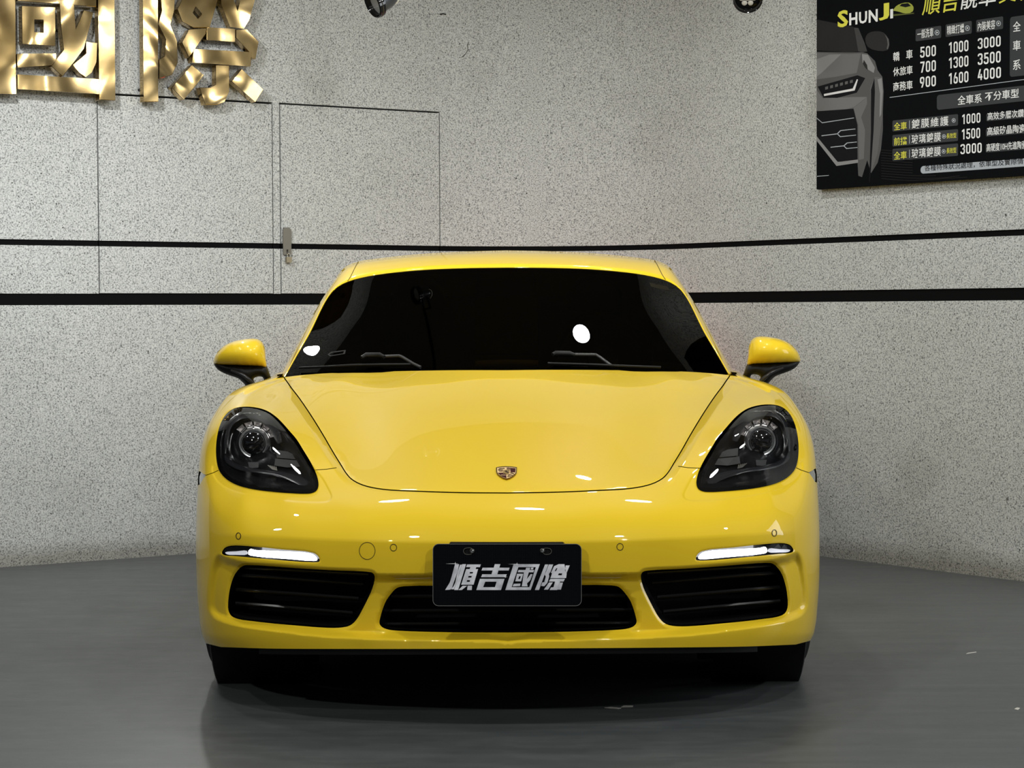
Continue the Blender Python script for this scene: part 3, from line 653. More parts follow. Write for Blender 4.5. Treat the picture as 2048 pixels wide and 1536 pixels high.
# ---- feature outlines (half)
HOOD = np.array([(445.5, 754), (441, 760), (432, 773), (416, 794), (393, 828), (369, 867), (348, 903.5), (333, 928), (322.5, 945), (311, 957.5), (289, 969), (249.5, 977.5), (174, 982), (90, 985), (0, 986)], float)
HOODs = smoothpoly(HOOD, 4, False)
HEAD = smoothpoly([(541, 813), (521.5, 811), (501, 813), (482, 818.6), (467, 827.5), (454, 839), (437, 858), (421, 877), (408, 898), (395, 919.5), (385, 939), (379, 957), (378, 970.4), (382, 979.4), (391, 984), (404, 985.3), (434, 984), (480, 980), (519, 973.8), (545, 965.7), (564.5, 953.6), (576, 939.5), (581, 922), (582.6, 901.5), (581.4, 878.5), (576, 852.5), (567, 832.6), (555, 819.6)], 3)
INTK = smoothpoly([(530, 1129.5), (514, 1128), (460, 1131.5), (400, 1136), (340, 1139.5), (282.5, 1142), (270, 1145), (266, 1153), (271, 1176), (279, 1194), (288, 1212), (303, 1238), (316, 1249.6), (337, 1254), (374, 1253.4), (426, 1249), (470, 1245), (504, 1241), (540, 1235.7), (553, 1229.6), (559, 1218.6), (559, 1195.6), (554.6, 1169.6), (545.5, 1145.7)], 3)
CINT = smoothpoly([(0, 1171), (100, 1171), (206, 1171.5), (222, 1175), (235, 1188), (246, 1205), (256, 1236), (257, 1246), (252, 1253), (240, 1258), (220, 1260.5), (120, 1264), (0, 1265)], 3, False)
DRLP = smoothpoly([(571.5, 1104), (566, 1093.5), (553, 1089), (519, 1090), (452, 1097), (389, 1104), (378.5, 1112), (376.5, 1121), (387, 1123), (478, 1116.5), (543, 1110), (566, 1108)], 3)
MOUTH = smoothpoly([(-40, 1144.5), (120, 1144.5), (240, 1144.5), (268, 1143.5), (330, 1138), (420, 1130), (514, 1121), (552, 1113), (580, 1104), (592, 1120), (600, 1156), (604, 1195), (602, 1217), (590, 1235), (556, 1249), (452, 1265), (374, 1274.5), (250, 1281), (139, 1284), (40, 1284.5), (-40, 1284.5)], 3)
CFULL = np.vstack([CINT, CINT[::-1][1:] * (-1, 1)])
EYE = smoothpoly([(388, 932), (370, 950), (357, 972), (349, 992), (356, 1003), (400, 1005.5), (460, 1000), (520, 990), (562, 977), (586, 957), (592, 930), (520, 900), (440, 900)], 4)
SEAM_I = np.array([(341.5, 934), (362, 937), (386, 938.2)], float)
SEAM_O = np.array([(577.5, 938), (588, 943), (603, 948), (609, 945), (616.5, 940)], float)
MARK = np.array([(603.5, 948.5), (609, 945), (616.5, 939.5), (619, 951), (619, 968), (615, 966), (609, 956)], float)
HPOLY0 = np.vstack([HOODs, [(0, 690), (446, 690)]])
def offset(x, y):
    q = np.stack([np.abs(x), y], 1); sd = sdist(MOUTH, q)
    up = np.clip((y - 1144) / 16, 0, 1)
    d = 0.040 * sstep(sd / 20.0)
    # softened lips round the openings
    for poly, k, w in ((INTK, .010, 7.0), (CFULL, .010, 7.0), (HEAD, .004, 4.0), (DRLP, .004, 4.0)):
        e = np.maximum(-sdist(poly, q), 0); d = d + k * np.clip(1 - e / w, 0, 1) ** 2
    e = dist(HOODs, q, False); d = d + .0035 * np.clip(1 - e / 4.0, 0, 1) ** 2
    # shallow step that frames the lamp from below
    d = d + .0045 * sstep(sdist(EYE, q) / 5.0)
    # nose break line: a soft ridge, the face below it turns under
    ax = q[:, 0]; yb = 1085 - 22 * (ax / 600.0) ** 2
    d = d - .0085 * np.exp(-(np.sqrt((y - yb) ** 2 + 12.0) - 3.4) / 22.0) * (1 - sstep((ax - 540) / 60))
    # fender edge beside the bonnet: a narrow face that drops to the joint
    hp_ = inside(HPOLY0, q); eo = np.where(hp_, 0, e); g = np.where(eo < 17, eo / 17, 1.0); k = np.sqrt((eo - 17) ** 2 + 4) - 2
    ridge = np.where(eo < 17, np.clip(1 - k / 17, 0, 1), np.exp(-k / 55.0))
    d = d - .045 * np.where(hp_, 0, ridge) * (1 - sstep((y - 915) / 75)) * sstep((y - 748) / 25)
    return d
def surf(u, y, off=True):
    u = np.asarray(u, float); y = np.asarray(y, float); x = x_of(u, y)
    d = 1.0 / tps_eval(BODY, np.stack([u, y], 1) / 100.0)
    if off: d = d + offset(x, y)
    dirs = FV[None] * F + RV[None] * x[:, None] + UV[None] * (768.0 - y)[:, None]
    return CAM + dirs * (d / dirs[:, 1])[:, None]
def surfn(u, y, off=True):
    h = 0.6; a = surf(u + h, y, off) - surf(u - h, y, off); b = surf(u, y + h, off) - surf(u, y - h, off)
    n = np.cross(b, a); n /= np.linalg.norm(n, axis=1)[:, None]
    p = surf(u, y, off); s = 1.0 if np.median(((CAM - p) * n).sum(1)) > 0 else -1.0
    return n * s
def S(x, y, out=0.0, off=True):
    """points on the body from photo units, moved out along the normal"""
    x = np.atleast_1d(np.asarray(x, float)); y = np.atleast_1d(np.asarray(y, float)); u = u_of(x, y)
    p = surf(u, y, off); return p + surfn(u, y, off) * out if out else p

# ---- one constrained mesh of the front, cut along every outline
top = [(0, 740.5), (90, 740), (193, 741), (300, 743), (370, 745.5), (420, 749.5), (445.5, 752.5)]
top = smoothpoly(top, 4, False); bot = smoothpoly([(575, 1291.5), (478, 1295), (300, 1296.5), (150, 1297), (0, 1297)], 5, False)
def toU(p): p = np.asarray(p, float); return np.stack([u_of(p[:, 0], p[:, 1]), p[:, 1]], 1)
UM = US * math.pi / 2
dom = [tuple(q) for q in toU(top)] + [(UM, 751.0)] + [(UM, y) for y in np.arange(758, 1282, 7.0)] + [(UM, 1284.0)] + [tuple(q) for q in toU(bot)]
dom = np.array(dom + [(0.0, y) for y in np.arange(1290, 745, -7.0)])
GW = 1.15
ctrs = [(dom, True)]
hoodI = offpoly(HOODs, GW, False); hoodO = offpoly(HOODs, -GW, False)
for h in (hoodI, hoodO): h[-1, 0] = 0
hoodI[0] = (444.2, 752.4); hoodO[0] = (446.8, 752.8)
lines = [(hoodI, False), (hoodO, False), (HEAD, True), (offpoly(ccw(HEAD), -4), True), (INTK, True), (offpoly(ccw(INTK), -3.5), True), (offpoly(ccw(INTK), -8), True),
         (CINT, False), (offpoly(CINT, -3.5, False)[1:-1], False), (DRLP, True), (offpoly(ccw(DRLP), -4), True), (MARK, True)]
_mo = MOUTH[(MOUTH[:, 0] > 3)]
for k in (0, 6, 12, 20): lines.append((offpoly(_mo, k if area(MOUTH) > 0 else -k, False)[2:-2], False))
for k in (8, 15, 18, 24): lines.append((offpoly(HOODs, -k, False)[5:44], False))
_ey = EYE[:40]
for k in (0, 3, 6): lines.append((offpoly(_ey, k if area(EYE) > 0 else -k, False), False))
for k in (-10, -4, 0, 4, 10): lines.append((np.array([(a, 1085 + k - 22 * (a / 600.0) ** 2) for a in np.arange(2, 600, 10.0)]), False))
for s_ in (SEAM_I, SEAM_O):
    for k in (0.7, -0.7): lines.append((offpoly(s_, k, False), False))
ctrs += [(toU(resample(l, 4.0, c)) if False else toU(l), c) for l, c in lines]
pts, E = loops(ctrs)
gu = np.array([(a, b) for a in np.arange(4, UM, 8.0) for b in np.arange(742, 1296, 5.0)])
near = np.full(len(gu), 1e9)
for l, c in ctrs: near = np.minimum(near, dist(l, gu, c))
pts += [tuple(q) for q in gu[inside(dom, gu) & (near > 2.2)]]
UVv, UVf = cdt(pts, E)
cu = np.array([UVv[list(f)].mean(0) for f in UVf]); k_in = inside(dom, cu)
cxy = np.stack([x_of(cu[:, 0], cu[:, 1]), cu[:, 1]], 1)
HPOLY = np.vstack([hoodI, [(0, 700), (440, 700)]]); HPOLO = np.vstack([hoodO, [(0, 690), (446, 690)]])
lab = np.full(len(UVf), 'fender', object)
seam_y = np.interp(cxy[:, 0], [0, 341, 362, 386, 577, 588, 603, 609, 616.5, 640], [934, 934, 937, 938.2, 938, 943, 948, 945, 940, 938])
lab[cxy[:, 1] > seam_y] = 'front_bumper'
inH = inside(HPOLY, cxy); inHO = inside(HPOLO, cxy)
lab[inHO & ~inH] = 'gap'; lab[inH] = 'hood'
for s_ in (SEAM_I, SEAM_O):
    g = (dist(s_, cxy, False) < 0.62); lab[g & ~inHO] = 'gap'
lab[inside(HEAD, cxy)] = 'headlight'; lab[inside(INTK, cxy)] = 'hole'; lab[inside(CFULL, cxy)] = 'hole'; lab[inside(DRLP, cxy)] = 'drl'; lab[inside(MARK, cxy)] = 'mark'
lab[~k_in] = 'out'
PV = surf(UVv[:, 0], UVv[:, 1]); PN = surfn(UVv[:, 0], UVv[:, 1]); PX = np.stack([x_of(UVv[:, 0], UVv[:, 1]), UVv[:, 1]], 1)
PV[np.abs(UVv[:, 0]) < 1e-4, 0] = 0
dI = dist(INTK, PX); dC = dist(CINT, PX, False); dD = dist(DRLP, PX)
def panel(name, labels, sides, m, parent, rim=0.010, push=0.0, rimmat=None):
    V = []; N = []; Fc = []
    f0 = [f for f, l in zip(UVf, lab) if l in labels]
    for sg in sides:
        used = sorted({i for f in f0 for i in f}); mp_ = {}
        for i in used:
            if sg == -1 and 1 in sides and abs(UVv[i, 0]) < 1e-4: mp_[i] = first[i]; continue
            mp_[i] = len(V); V.append((PV[i] - PN[i] * push) * (sg, 1, 1)); N.append(PN[i] * (sg, 1, 1))
        if sg == sides[0]: first = dict(mp_)
        for f in f0: q = [mp_[i] for i in f]; Fc.append(q if sg == -1 else q[::-1])
        if rim:
            ed = {}
            for f in f0:
                for k in range(3): ed[(f[k], f[(k + 1) % 3])] = 1
            for (a, b) in ed:
                if (b, a) in ed: continue
                if abs(UVv[a, 0]) < 1e-4 and abs(UVv[b, 0]) < 1e-4: continue
                if UVv[a, 0] > UM - 0.5 and UVv[b, 0] > UM - 0.5: continue
                op = min(dI[a] + dI[b], dC[a] + dC[b]) < 1.0
                r = []
                for i in (a, b):
                    dn = np.array((0, 0.030, 0.0)) - PN[i] * 0.004 if op else -PN[i] * rim
                    r.append((PV[i] - PN[i] * push, PV[i] - PN[i] * push + dn))
                t = r[1][0] - r[0][0]; nn_ = np.cross(t, r[0][1] - r[0][0]); L_ = np.linalg.norm(nn_); nn_ = nn_ / L_ if L_ > 1e-12 else PN[a]
                n0 = len(V)
                for p_ in (r[0][0], r[1][0], r[1][1], r[0][1]): V.append(p_ * (sg, 1, 1)); N.append(nn_ * (sg, 1, 1))
                Fc.append((n0, n0 + 1, n0 + 2, n0 + 3) if sg == -1 else (n0 + 3, n0 + 2, n0 + 1, n0))
    return part(link(name, V, Fc, m, None, True, N), parent)
hood = panel('hood', ('hood',), (1, -1), PAINT, car)
bumper = panel('front_bumper', ('front_bumper',), (1, -1), PAINT, car)
FEND = {sg: panel('front_fender', ('fender',), (sg,), PAINT, car) for sg in (1, -1)}
panel('inner_liner', ('gap', 'fender', 'hood', 'mark'), (1, -1), PLAST, car, 0, 0.013)
MARKM = mat('side_marker', (0.16, 0.16, 0.165), 0.15, spec=0.6, coat=1.0)
for sg in (1, -1): panel('side_marker', ('mark',), (sg,), MARKM, car, 0.006, 0.003)
# ---- lower lip and dark undertray
mb = MB(); xs = np.linspace(-500, 500, 41); v = []
for x in xs:
    yb = np.interp(abs(x), bot[::-1, 0], bot[::-1, 1]); p = S([x], [min(yb, 1296.9)])[0]
    v += [p + (0, .012, .004), p + (0, .016, -.018), p + (0, .10, -.020), p + (0, .10, .0)]
f = []
for i in range(len(xs) - 1):
    for k in range(4): j = (k + 1) % 4; f.append((4 * i + k, 4 * i + j, 4 * i + 4 + j, 4 * i + 4 + k))
part(mb.add(v, f).make('lower_lip', PLAST, None, 30))
part(MB().box((0, 2.45, 0.165), (1.36, 3.5, 0.05)).make('undertray', PLAST))
part(MB().box((0, 0.66, 0.36), (1.20, 0.62, 0.24)).make('radiator_core', PLAST))
# ---- intakes with slats
def intake(sign, poly, name, slats):
    n = len(poly); A = S(np.abs(poly[:, 0]) * np.sign(poly[:, 0]), poly[:, 1]) if sign == 0 else S(poly[:, 0], poly[:, 1]) * (sign, 1, 1)
    a = A + (0, .028, 0); c = A.mean(0); b = c + (A - c) * 0.93; b[:, 1] = A[:, 1] + .12
    v = list(a) + list(b); f = [(i, (i + 1) % n, n + (i + 1) % n, n + i) for i in range(n)] + [tuple(range(n, 2 * n))]
    o = part(link(name, v, f, PLAST)); autosmooth(o, 50)
    for (x0, y0), (x1, y1) in slats:
        m = MB(); v = []; xs = np.linspace(x0, x1, 14)
        for x in xs:
            y = y0 + (y1 - y0) * (x - x0) / (x1 - x0)
            p = S([abs(x)], [y])[0] * ((1 if x >= 0 else -1), 1, 1)
            if sign: p = p * (sign, 1, 1)
            v += [p + (0, .038, .0045), p + (0, .034, 0), p + (0, .038, -.0045), p + (0, .085, -.014), p + (0, .085, -.004)]
        f = [(5 * i + k, 5 * i + (k + 1) % 5, 5 * i + 5 + (k + 1) % 5, 5 * i + 5 + k) for i in range(13) for k in range(5)] + [(0, 1, 2, 3, 4), (69, 68, 67, 66, 65)]
        adopt(m.add(v, f).make('slat', mat('slat_plastic', (0.012, 0.012, 0.012), 0.3, spec=0.5), None, 40), o)
    return o
for sg in (1, -1): intake(sg, INTK, 'air_intake', [((291, 1170), (543, 1151)), ((301, 1200), (549, 1180)), ((313, 1229), (549, 1208)), ((281, 1150), (530, 1136))])
intake(0, CFULL, 'lower_air_intake', [((-236, 1196), (236, 1196)), ((-250, 1225), (250, 1225)), ((-250, 1252), (250, 1252))])
# ---- running lights
for sg in (1, -1):
    n = len(DRLP); A = S(DRLP[:, 0], DRLP[:, 1]); c = A.mean(0); v = list(A + (0, .006, 0)) + list(A + (0, .028, 0)); f = [(i, (i + 1) % n, n + (i + 1) % n, n + i) for i in range(n)] + [tuple(range(n, 2 * n))]
    dl_ = part(link('daytime_light', [p * (sg, 1, 1) for p in np.array(v)], f, GLOSSB)); autosmooth(dl_, 40)
    def lightbar(p2, name, m, o0):
        p2 = smoothpoly(p2, 3); mp_ = lambda a, b, t: (S([a], [b])[0] + (0, t, 0)) * (sg, 1, 1)
        q = ccw(p2); adopt(prism(q, [], mp_, o0, o0 + .010, name, m, None, 12), dl_)
    lightbar([(517, 1097.5), (505, 1099.5), (452, 1102), (396, 1106.5), (386, 1112), (382, 1119), (390, 1120.5), (440, 1116.5), (500, 1111.5), (519, 1107)], 'light_bar', DRL, .006)
    lightbar([(566, 1103.5), (545, 1102), (524, 1101), (522, 1107), (545, 1108), (562, 1107)], 'outer_reflector', mat('drl_reflector', (0.55, 0.55, 0.6), 0.2, metal=0.6, emit=(0.9, 0.92, 1), es=0.5), .008)
    lightbar([(569, 1103), (565, 1095), (553, 1091), (519, 1092), (515, 1096), (521, 1098), (560, 1100)], 'dark_cap', GLOSSB, .002)
# ---- headlights
hf = [f for f, l in zip(UVf, lab) if l == 'headlight']
hid = sorted({i for f in hf for i in f}); hmap = {i: k for k, i in enumerate(hid)}
hx = PX[hid]; hsd = np.maximum(sdist(HEAD, hx), 0); hS = surf(UVv[hid, 0], UVv[hid, 1], False); hN = surfn(UVv[hid, 0], UVv[hid, 1], False)
hc = np.array([hsd[[hmap[i] for i in f]].mean() for f in hf])
def along(P0, dd):
    d = P0 - CAM; return CAM + d * ((P0[:, 1] + dd - CAM[1]) / d[:, 1])[:, None]
PC = np.array((507.5, 884.0))
for sg in (1, -1):
    r2 = np.hypot(hx[:, 0] - PC[0], hx[:, 1] - PC[1])
    depth = .010 + .050 * sstep((hsd - 6) / 26) + .035 * sstep((62 - r2) / 16)
    B = along(hS, depth)
    HL = part(link('headlight', [p * (sg, 1, 1) for p in B], [[hmap[i] for i in (f if sg == -1 else f[::-1])] for f in hf], mat('lamp_housing', (0.006, 0.006, 0.007), 0.22, spec=0.5), None, True))
    bz = along(hS, np.full(len(hS), .004) + .006 * sstep(hsd / 8))
    adopt(link('bezel', [p * (sg, 1, 1) for p in bz], [[hmap[i] for i in (f if sg == -1 else f[::-1])] for f, d in zip(hf, hc) if d < 7.5], GLOSSB, None, True), HL)
    adopt(link('lens_cover', [p * (sg, 1, 1) for p in hS], [[hmap[i] for i in (f if sg == -1 else f[::-1])] for f in hf], LENS, None, True, [n * (sg, 1, 1) for n in hN]), HL)
    base = S([PC[0]], [PC[1]], 0, False)[0]
    def hp(x, y, dd): p = along(S([x], [y], 0, False), dd)[0]; return p * (sg, 1, 1)
    c = hp(PC[0], PC[1], .055); ax = np.array((0.10 * sg, -1, 0.02)); R0 = .0345
    adopt(MB().lathe([(R0 * math.cos(a), R0 * 0.75 * math.sin(a)) for a in np.linspace(0, 1.5, 12)], c, ax, 36).make('projector_lens', mat('projector_glass', (0.004, 0.004, 0.005), 0.02, spec=0.8, coat=1.0), None, 50), HL)
    adopt(MB().lathe([(R0, -.004), (R0 * 1.05, .004), (R0 * 1.16, .006), (R0 * 1.22, .0), (R0 * 1.22, -.02)], c, ax, 48, False).make('projector_ring', mat('ring_chrome', (0.9, 0.9, 0.9), 0.38, metal=1.0), None, 40), HL)
    adopt(MB().lathe([(R0 * 1.35, -.002), (R0 * 1.39, .002), (R0 * 1.43, -.002)], c, ax, 48, False).make('projector_trim', SATIN, None, 40), HL)
    # facetted chrome reflector above the projector
    for k, a in enumerate(np.radians((28, 52, 78, 104, 130))):
        q0 = Vector(c) + Vector((math.cos(a) * R0 * 1.22 * sg * -1, .004, math.sin(a) * R0 * 1.22)); m_ = MB(); da = 0.19; v = []
        for rr, aa, yy in ((1.28, a - da, 0), (1.28, a + da, 0), (1.78, a + da * 0.95, -.012), (1.78, a - da * 0.95, -.012), (1.55, a, .004)):
            v.append(Vector(c) + Vector((-sg * math.cos(aa) * R0 * rr, .01 + yy, math.sin(aa) * R0 * rr)))
        adopt(m_.add(v, [(0, 1, 4), (1, 2, 4), (2, 3, 4), (3, 0, 4)]).make('reflector_facet', mat('facet_chrome', (0.65, 0.62, 0.61), 0.3, metal=1.0), None), HL)
    # grey trim arcs that sweep round the bowl
    def ribbon(name, pts, w, dd, m, curve=0.4):
        p2 = smoothpoly(pts, 5, False); t = np.gradient(p2, axis=0); t /= np.linalg.norm(t, axis=1)[:, None]; nrm = np.stack([-t[:, 1], t[:, 0]], 1); v = []; f = []
        ww = np.interp(np.linspace(0, 1, len(p2)), np.linspace(0, 1, len(w)), w)
        for p, n_, w_ in zip(p2, nrm, ww):
            for k in (-1, -.5, 0, .5, 1): v.append(hp(*(p + n_ * w_ * k), dd - .006 * (1 - k * k) + .004 * k))
        for i in range(len(p2) - 1):
            for k in range(4): f.append((5 * i + k, 5 * i + k + 1, 5 * i + 6 + k, 5 * i + 5 + k))
        return adopt(link(name, v, f, m, None, True), HL)
    ribbon('trim_arc', [(566, 905), (565, 875), (556, 848), (538, 833), (515, 829), (492, 833), (474, 846), (462, 866), (455, 884)], [3, 6, 6, 5, 5, 6, 8, 8, 5], .032, SATIN)
    ribbon('trim_arc', [(570, 900), (560, 918), (540, 931), (510, 938), (470, 944), (432, 953), (408, 964), (396, 974)], [3, 5, 5, 4, 4, 7, 8, 3], .034, SATIN)
    ribbon('trim_line', [(452, 848), (436, 868), (418, 896), (402, 924), (390, 950), (388, 968)], [1.2, 1.5, 1.5, 1.5, 1.5, 1], .018, SATIN)
    ribbon('trim_line', [(558, 956), (520, 966), (470, 973), (420, 977)], [1.0, 1.4, 1.4, 1], .018, SATIN)
    GREYB = mat('lamp_reflector', (0.05, 0.05, 0.05), 0.35, spec=0.5)
    for pts in ([(462, 898), (440, 901), (424, 909), (419, 917), (455, 914), (461, 913)], [(464, 915), (454, 916), (420, 919), (411, 931), (440, 933), (466, 929)]):
        q = ccw(pts); adopt(prism(q, [], lambda a, b, t: hp(a, b, .045 + t), 0, .02, 'reflector_block', GREYB), HL)
    adopt(prism(ccw([(519, 922), (497, 922), (498, 933), (516, 934)]), [], lambda a, b, t: hp(a, b, .05 + t), 0, .01, 'sensor_block', GREYB), HL)
    for k in range(5):
        adopt(prism(ccw([(478 - k * 4, 928 + k * 0.8), (480.2 - k * 4, 928 + k * 0.8), (470.2 - k * 2, 937 + k * 0.5), (468 - k * 2, 937 + k * 0.5)]), [], lambda a, b, t: hp(a, b, .04 + t), 0, .006, 'cooling_rib', STEEL), HL)

# ---- number plate
YP = -.026
def plp(zx, zy, t=0.0): return PP(860 + zx / 6.606, 1080 + zy / 6.607, YP + t)
plate_pts = ccw([proj(plp(a, b)) for a, b in rrect(36, 50, 2003, 872, 78, 6)])
mpl = lambda a, b, t: P(a, b, YP) + (0, t, 0)
PLM = mat('plate_black', (0.006, 0.0065, 0.009), 0.35, spec=0.12)
Nn, Ll, Bb = nodes(PLM); _g = nn(PLM, 'ShaderNodeNewGeometry'); _w1 = nn(PLM, 'ShaderNodeTexWave', Scale=70.0, bands_direction='X'); _w2 = nn(PLM, 'ShaderNodeTexWave', Scale=95.0, bands_direction='Z')
for w_ in (_w1, _w2): Ll.new(_g.outputs['Position'], w_.inputs[0])
_mm = nn(PLM, 'ShaderNodeMath', operation='MULTIPLY'); Ll.new(_w1.outputs['Fac'], _mm.inputs[0]); Ll.new(_w2.outputs['Fac'], _mm.inputs[1])
_rr = ramp(PLM, [(0.3, (0.0015, 0.0018, 0.0025)), (0.8, (0.007, 0.009, 0.012))]); Ll.new(_mm.outputs[0], _rr.inputs[0]); Ll.new(_rr.outputs[0], Bb.inputs['Base Color'])
sl = [[(445, 145), (455, 120), (475, 110), (545, 110), (565, 145), (545, 182), (475, 185), (455, 172)], [(1490, 145), (1500, 118), (1520, 110), (1580, 115), (1602, 135), (1600, 160), (1580, 182), (1510, 182)]]
slh = [ccw(smoothpoly([proj(plp(a, b)) for a, b in h], 3)) for h in sl]
plate = part(prism(plate_pts, slh, mpl, 0, .0025, 'number_plate', PLM))
plate['label'] = 'black plate with silver characters'
edge_o = plate_pts; edge_i = ccw(offpoly(plate_pts, 0.9))
adopt(prism(edge_o, [edge_i], mpl, -.0012, .0008, 'plate_edge', mat('plate_edge', (0.5, 0.5, 0.48), 0.3, metal=0.8)), plate)
for h in slh: adopt(prism(ccw(offpoly(h, -0.9)), [h], mpl, -.0008, .001, 'slot_edge', STEEL), plate)
for zx, zy in ((556, 145), (1485, 140)):
    c = plp(zx, zy); adopt(MB().lathe([(.0062, .004), (.0062, -.002), (.0048, -.004)], c, (0, 1, 0), 20).make('washer', STEEL, None, 30), plate)
    adopt(MB().lathe([(.0052 * math.cos(a), .003 + .005 * math.sin(a)) for a in np.linspace(0, 1.5, 7)], c, (0, -1, 0), 20).make('bolt', CHROME, None, 50), plate)
br = ccw([proj(PP(x, y, YP + .012)) for x, y in ((897, 1089), (901, 1085), (1126, 1085), (1131, 1089), (1128, 1190), (900, 1190))])
adopt(prism(br, [], lambda a, b, t: P(a, b, YP + .006) + (0, t, 0), 0, .03, 'bracket', PLAST), plate)
SILV = mat('plate_silver', (0.7, 0.71, 0.75), 0.4, metal=0.1)
Nn, Ll, Bb = nodes(SILV); _g = nn(SILV, 'ShaderNodeNewGeometry'); _n = nn(SILV, 'ShaderNodeTexNoise', Scale=22.0, Detail=3.0); Ll.new(_g.outputs['Position'], _n.inputs[0]); _r = ramp(SILV, [(0.35, (0.50, 0.51, 0.55)), (0.65, (0.92, 0.93, 0.98))]); Ll.new(_n.outputs['Fac'], _r.inputs[0]); Ll.new(_r.outputs[0], Bb.inputs['Base Color'])
GL = [
  [[[(330, 320), (385, 320), (335, 560), (312, 610), (270, 655), (200, 660), (262, 560), (290, 470)]], [[(398, 325), (421, 325), (318, 650), (282, 652)]], [[(425, 318), (477, 318), (372, 660), (318, 660)]],
   [[(490, 322), (672, 322), (660, 358), (612, 358), (602, 383), (636, 383), (576, 590), (412, 590), (478, 383), (524, 383), (534, 358), (478, 358)], [(528, 422), (570, 422), (564, 442), (522, 442)], [(510, 475), (552, 475), (546, 496), (502, 496)], [(490, 530), (530, 530), (524, 552), (484, 552)]],
   [[(430, 605), (490, 605), (420, 660), (375, 660)]], [[(498, 602), (556, 602), (552, 660), (490, 660)]]],
  [[[(856, 318), (930, 318), (916, 365), (1052, 365), (1040, 402), (904, 402), (890, 452), (1015, 452), (1000, 490), (675, 490), (690, 452), (812, 452), (828, 402), (680, 402), (695, 365), (842, 365)]],
   [[(660, 512), (985, 512), (938, 660), (612, 660)], [(730, 550), (880, 550), (858, 622), (702, 622)]]],
  [[[(1105, 318), (1452, 318), (1330, 660), (995, 660)], [(1168, 358), (1398, 358), (1312, 622), (1078, 622)]],
   [[(1170, 395), (1262, 395), (1270, 366), (1325, 366), (1316, 395), (1376, 395), (1366, 426), (1306, 426), (1276, 520), (1330, 450), (1356, 452), (1325, 530), (1282, 572), (1290, 612), (1212, 612), (1222, 560), (1240, 426), (1160, 426)]],
   [[(1150, 445), (1232, 445), (1204, 545), (1126, 545)], [(1178, 478), (1200, 478), (1188, 515), (1165, 515)]], [[(1108, 578), (1196, 575), (1190, 608), (1090, 612)]], [[(1336, 364), (1370, 364), (1360, 388), (1330, 388)]]],
  [[[(1520, 322), (1562, 322), (1440, 660), (1385, 660)]], [[(1570, 322), (1628, 322), (1592, 420), (1570, 448), (1576, 480), (1550, 566), (1510, 610), (1468, 606), (1484, 560), (1510, 556), (1530, 482), (1514, 456), (1532, 420)]],
   [[(1640, 345), (1700, 318), (1776, 318), (1790, 400), (1806, 440), (1798, 502), (1590, 502), (1612, 440), (1598, 432)], [(1702, 440), (1746, 440), (1740, 465), (1690, 465)], [(1668, 372), (1684, 372), (1664, 410), (1646, 412)]], [[(1792, 335), (1846, 335), (1806, 432), (1782, 400)]],
   [[(1590, 512), (1782, 512), (1765, 548), (1720, 548), (1682, 660), (1580, 660), (1598, 626), (1632, 622), (1652, 548), (1570, 548)]], [[(1572, 560), (1622, 560), (1560, 655), (1505, 655)]], [[(1712, 562), (1756, 562), (1730, 655), (1685, 655)]]]]
for ch in GL:
    V = []; Fc = []
    for st in ch:
        o2 = ccw([proj(plp(*p)) for p in st[0]]); h2 = [ccw([proj(plp(*p)) for p in h]) for h in st[1:]]; v, f = fill(o2, h2); n = len(V); V += [mpl(a, b, -.0012) for a, b in v]; Fc += [tuple(i + n for i in t) for t in f]
    adopt(link('plate_character', V, Fc, SILV), plate)
STAR = mat('plate_sparkle', (0.95, 0.95, 0.97), 0.4)
for zx, zy, r in ((335, 312, 26), (1150, 318, 24), (995, 486, 20)):
    pts = []
    for k in range(8):
        a = k * math.pi / 4; q = (r * (5.0 if k == 4 and zx < 1200 and zx != 995 else 1.6 if k % 4 == 0 else 1.2)) if k % 2 == 0 else r * 0.22; pts.append((zx + q * math.cos(a), zy + q * math.sin(a) * 0.8))
    v, f = fill(ccw([proj(plp(*p)) for p in pts])); adopt(link('printed_sparkle', [mpl(a, b, -.0018) for a, b in v], f, STAR), plate)

# ---- parking sensors and tow cover: flush discs with a dark joint
def disc(cx, cy, rx, ry, name, ring=1.1):
    x, y = derol(cx, cy); x -= 0; o = circ(x, y, rx, ry, 36); i = circ(x, y, rx - ring, ry - ring, 36)
    mp_ = lambda a, b, t: S([a], [b], t)[0] * 1.0
    r_ = part(prism(ccw(o), [ccw(i)], mp_, .0007, -.002, name, PLAST), bumper)
    part(prism(ccw(i), [], mp_, .0009, -.002, name + '_face', PAINT, None, 5), bumper) if False else None
    return r_
def SS(x, y, t):
    p = S([abs(x)], [y], t)[0]; return p * ((1 if x >= 0 else -1), 1, 1)
def disc(cx, cy, rx, ry, name, ring=1.0):
    a_, b_ = derol(cx, cy); x = a_; y = b_
    o = circ(x, y, rx, ry, 36); i = circ(x, y, rx - ring, ry - ring, 36)
    part(prism(ccw(o), [ccw(i)], lambda a, b, t: SS(a, b, t), .0009, -.002, name, mat('joint', (0.05, 0.03, 0.002), 0.6)), bumper)
for p in ((477, 1072, 5.2, 7), (787, 1095, 7, 7.4), (1240, 1093.5, 7, 7.4), (1548.5, 1066, 5.2, 7)): disc(*p, 'parking_sensor', 1.2)
disc(734.5, 1101.5, 16.2, 17.5, 'tow_cover', 0.9)

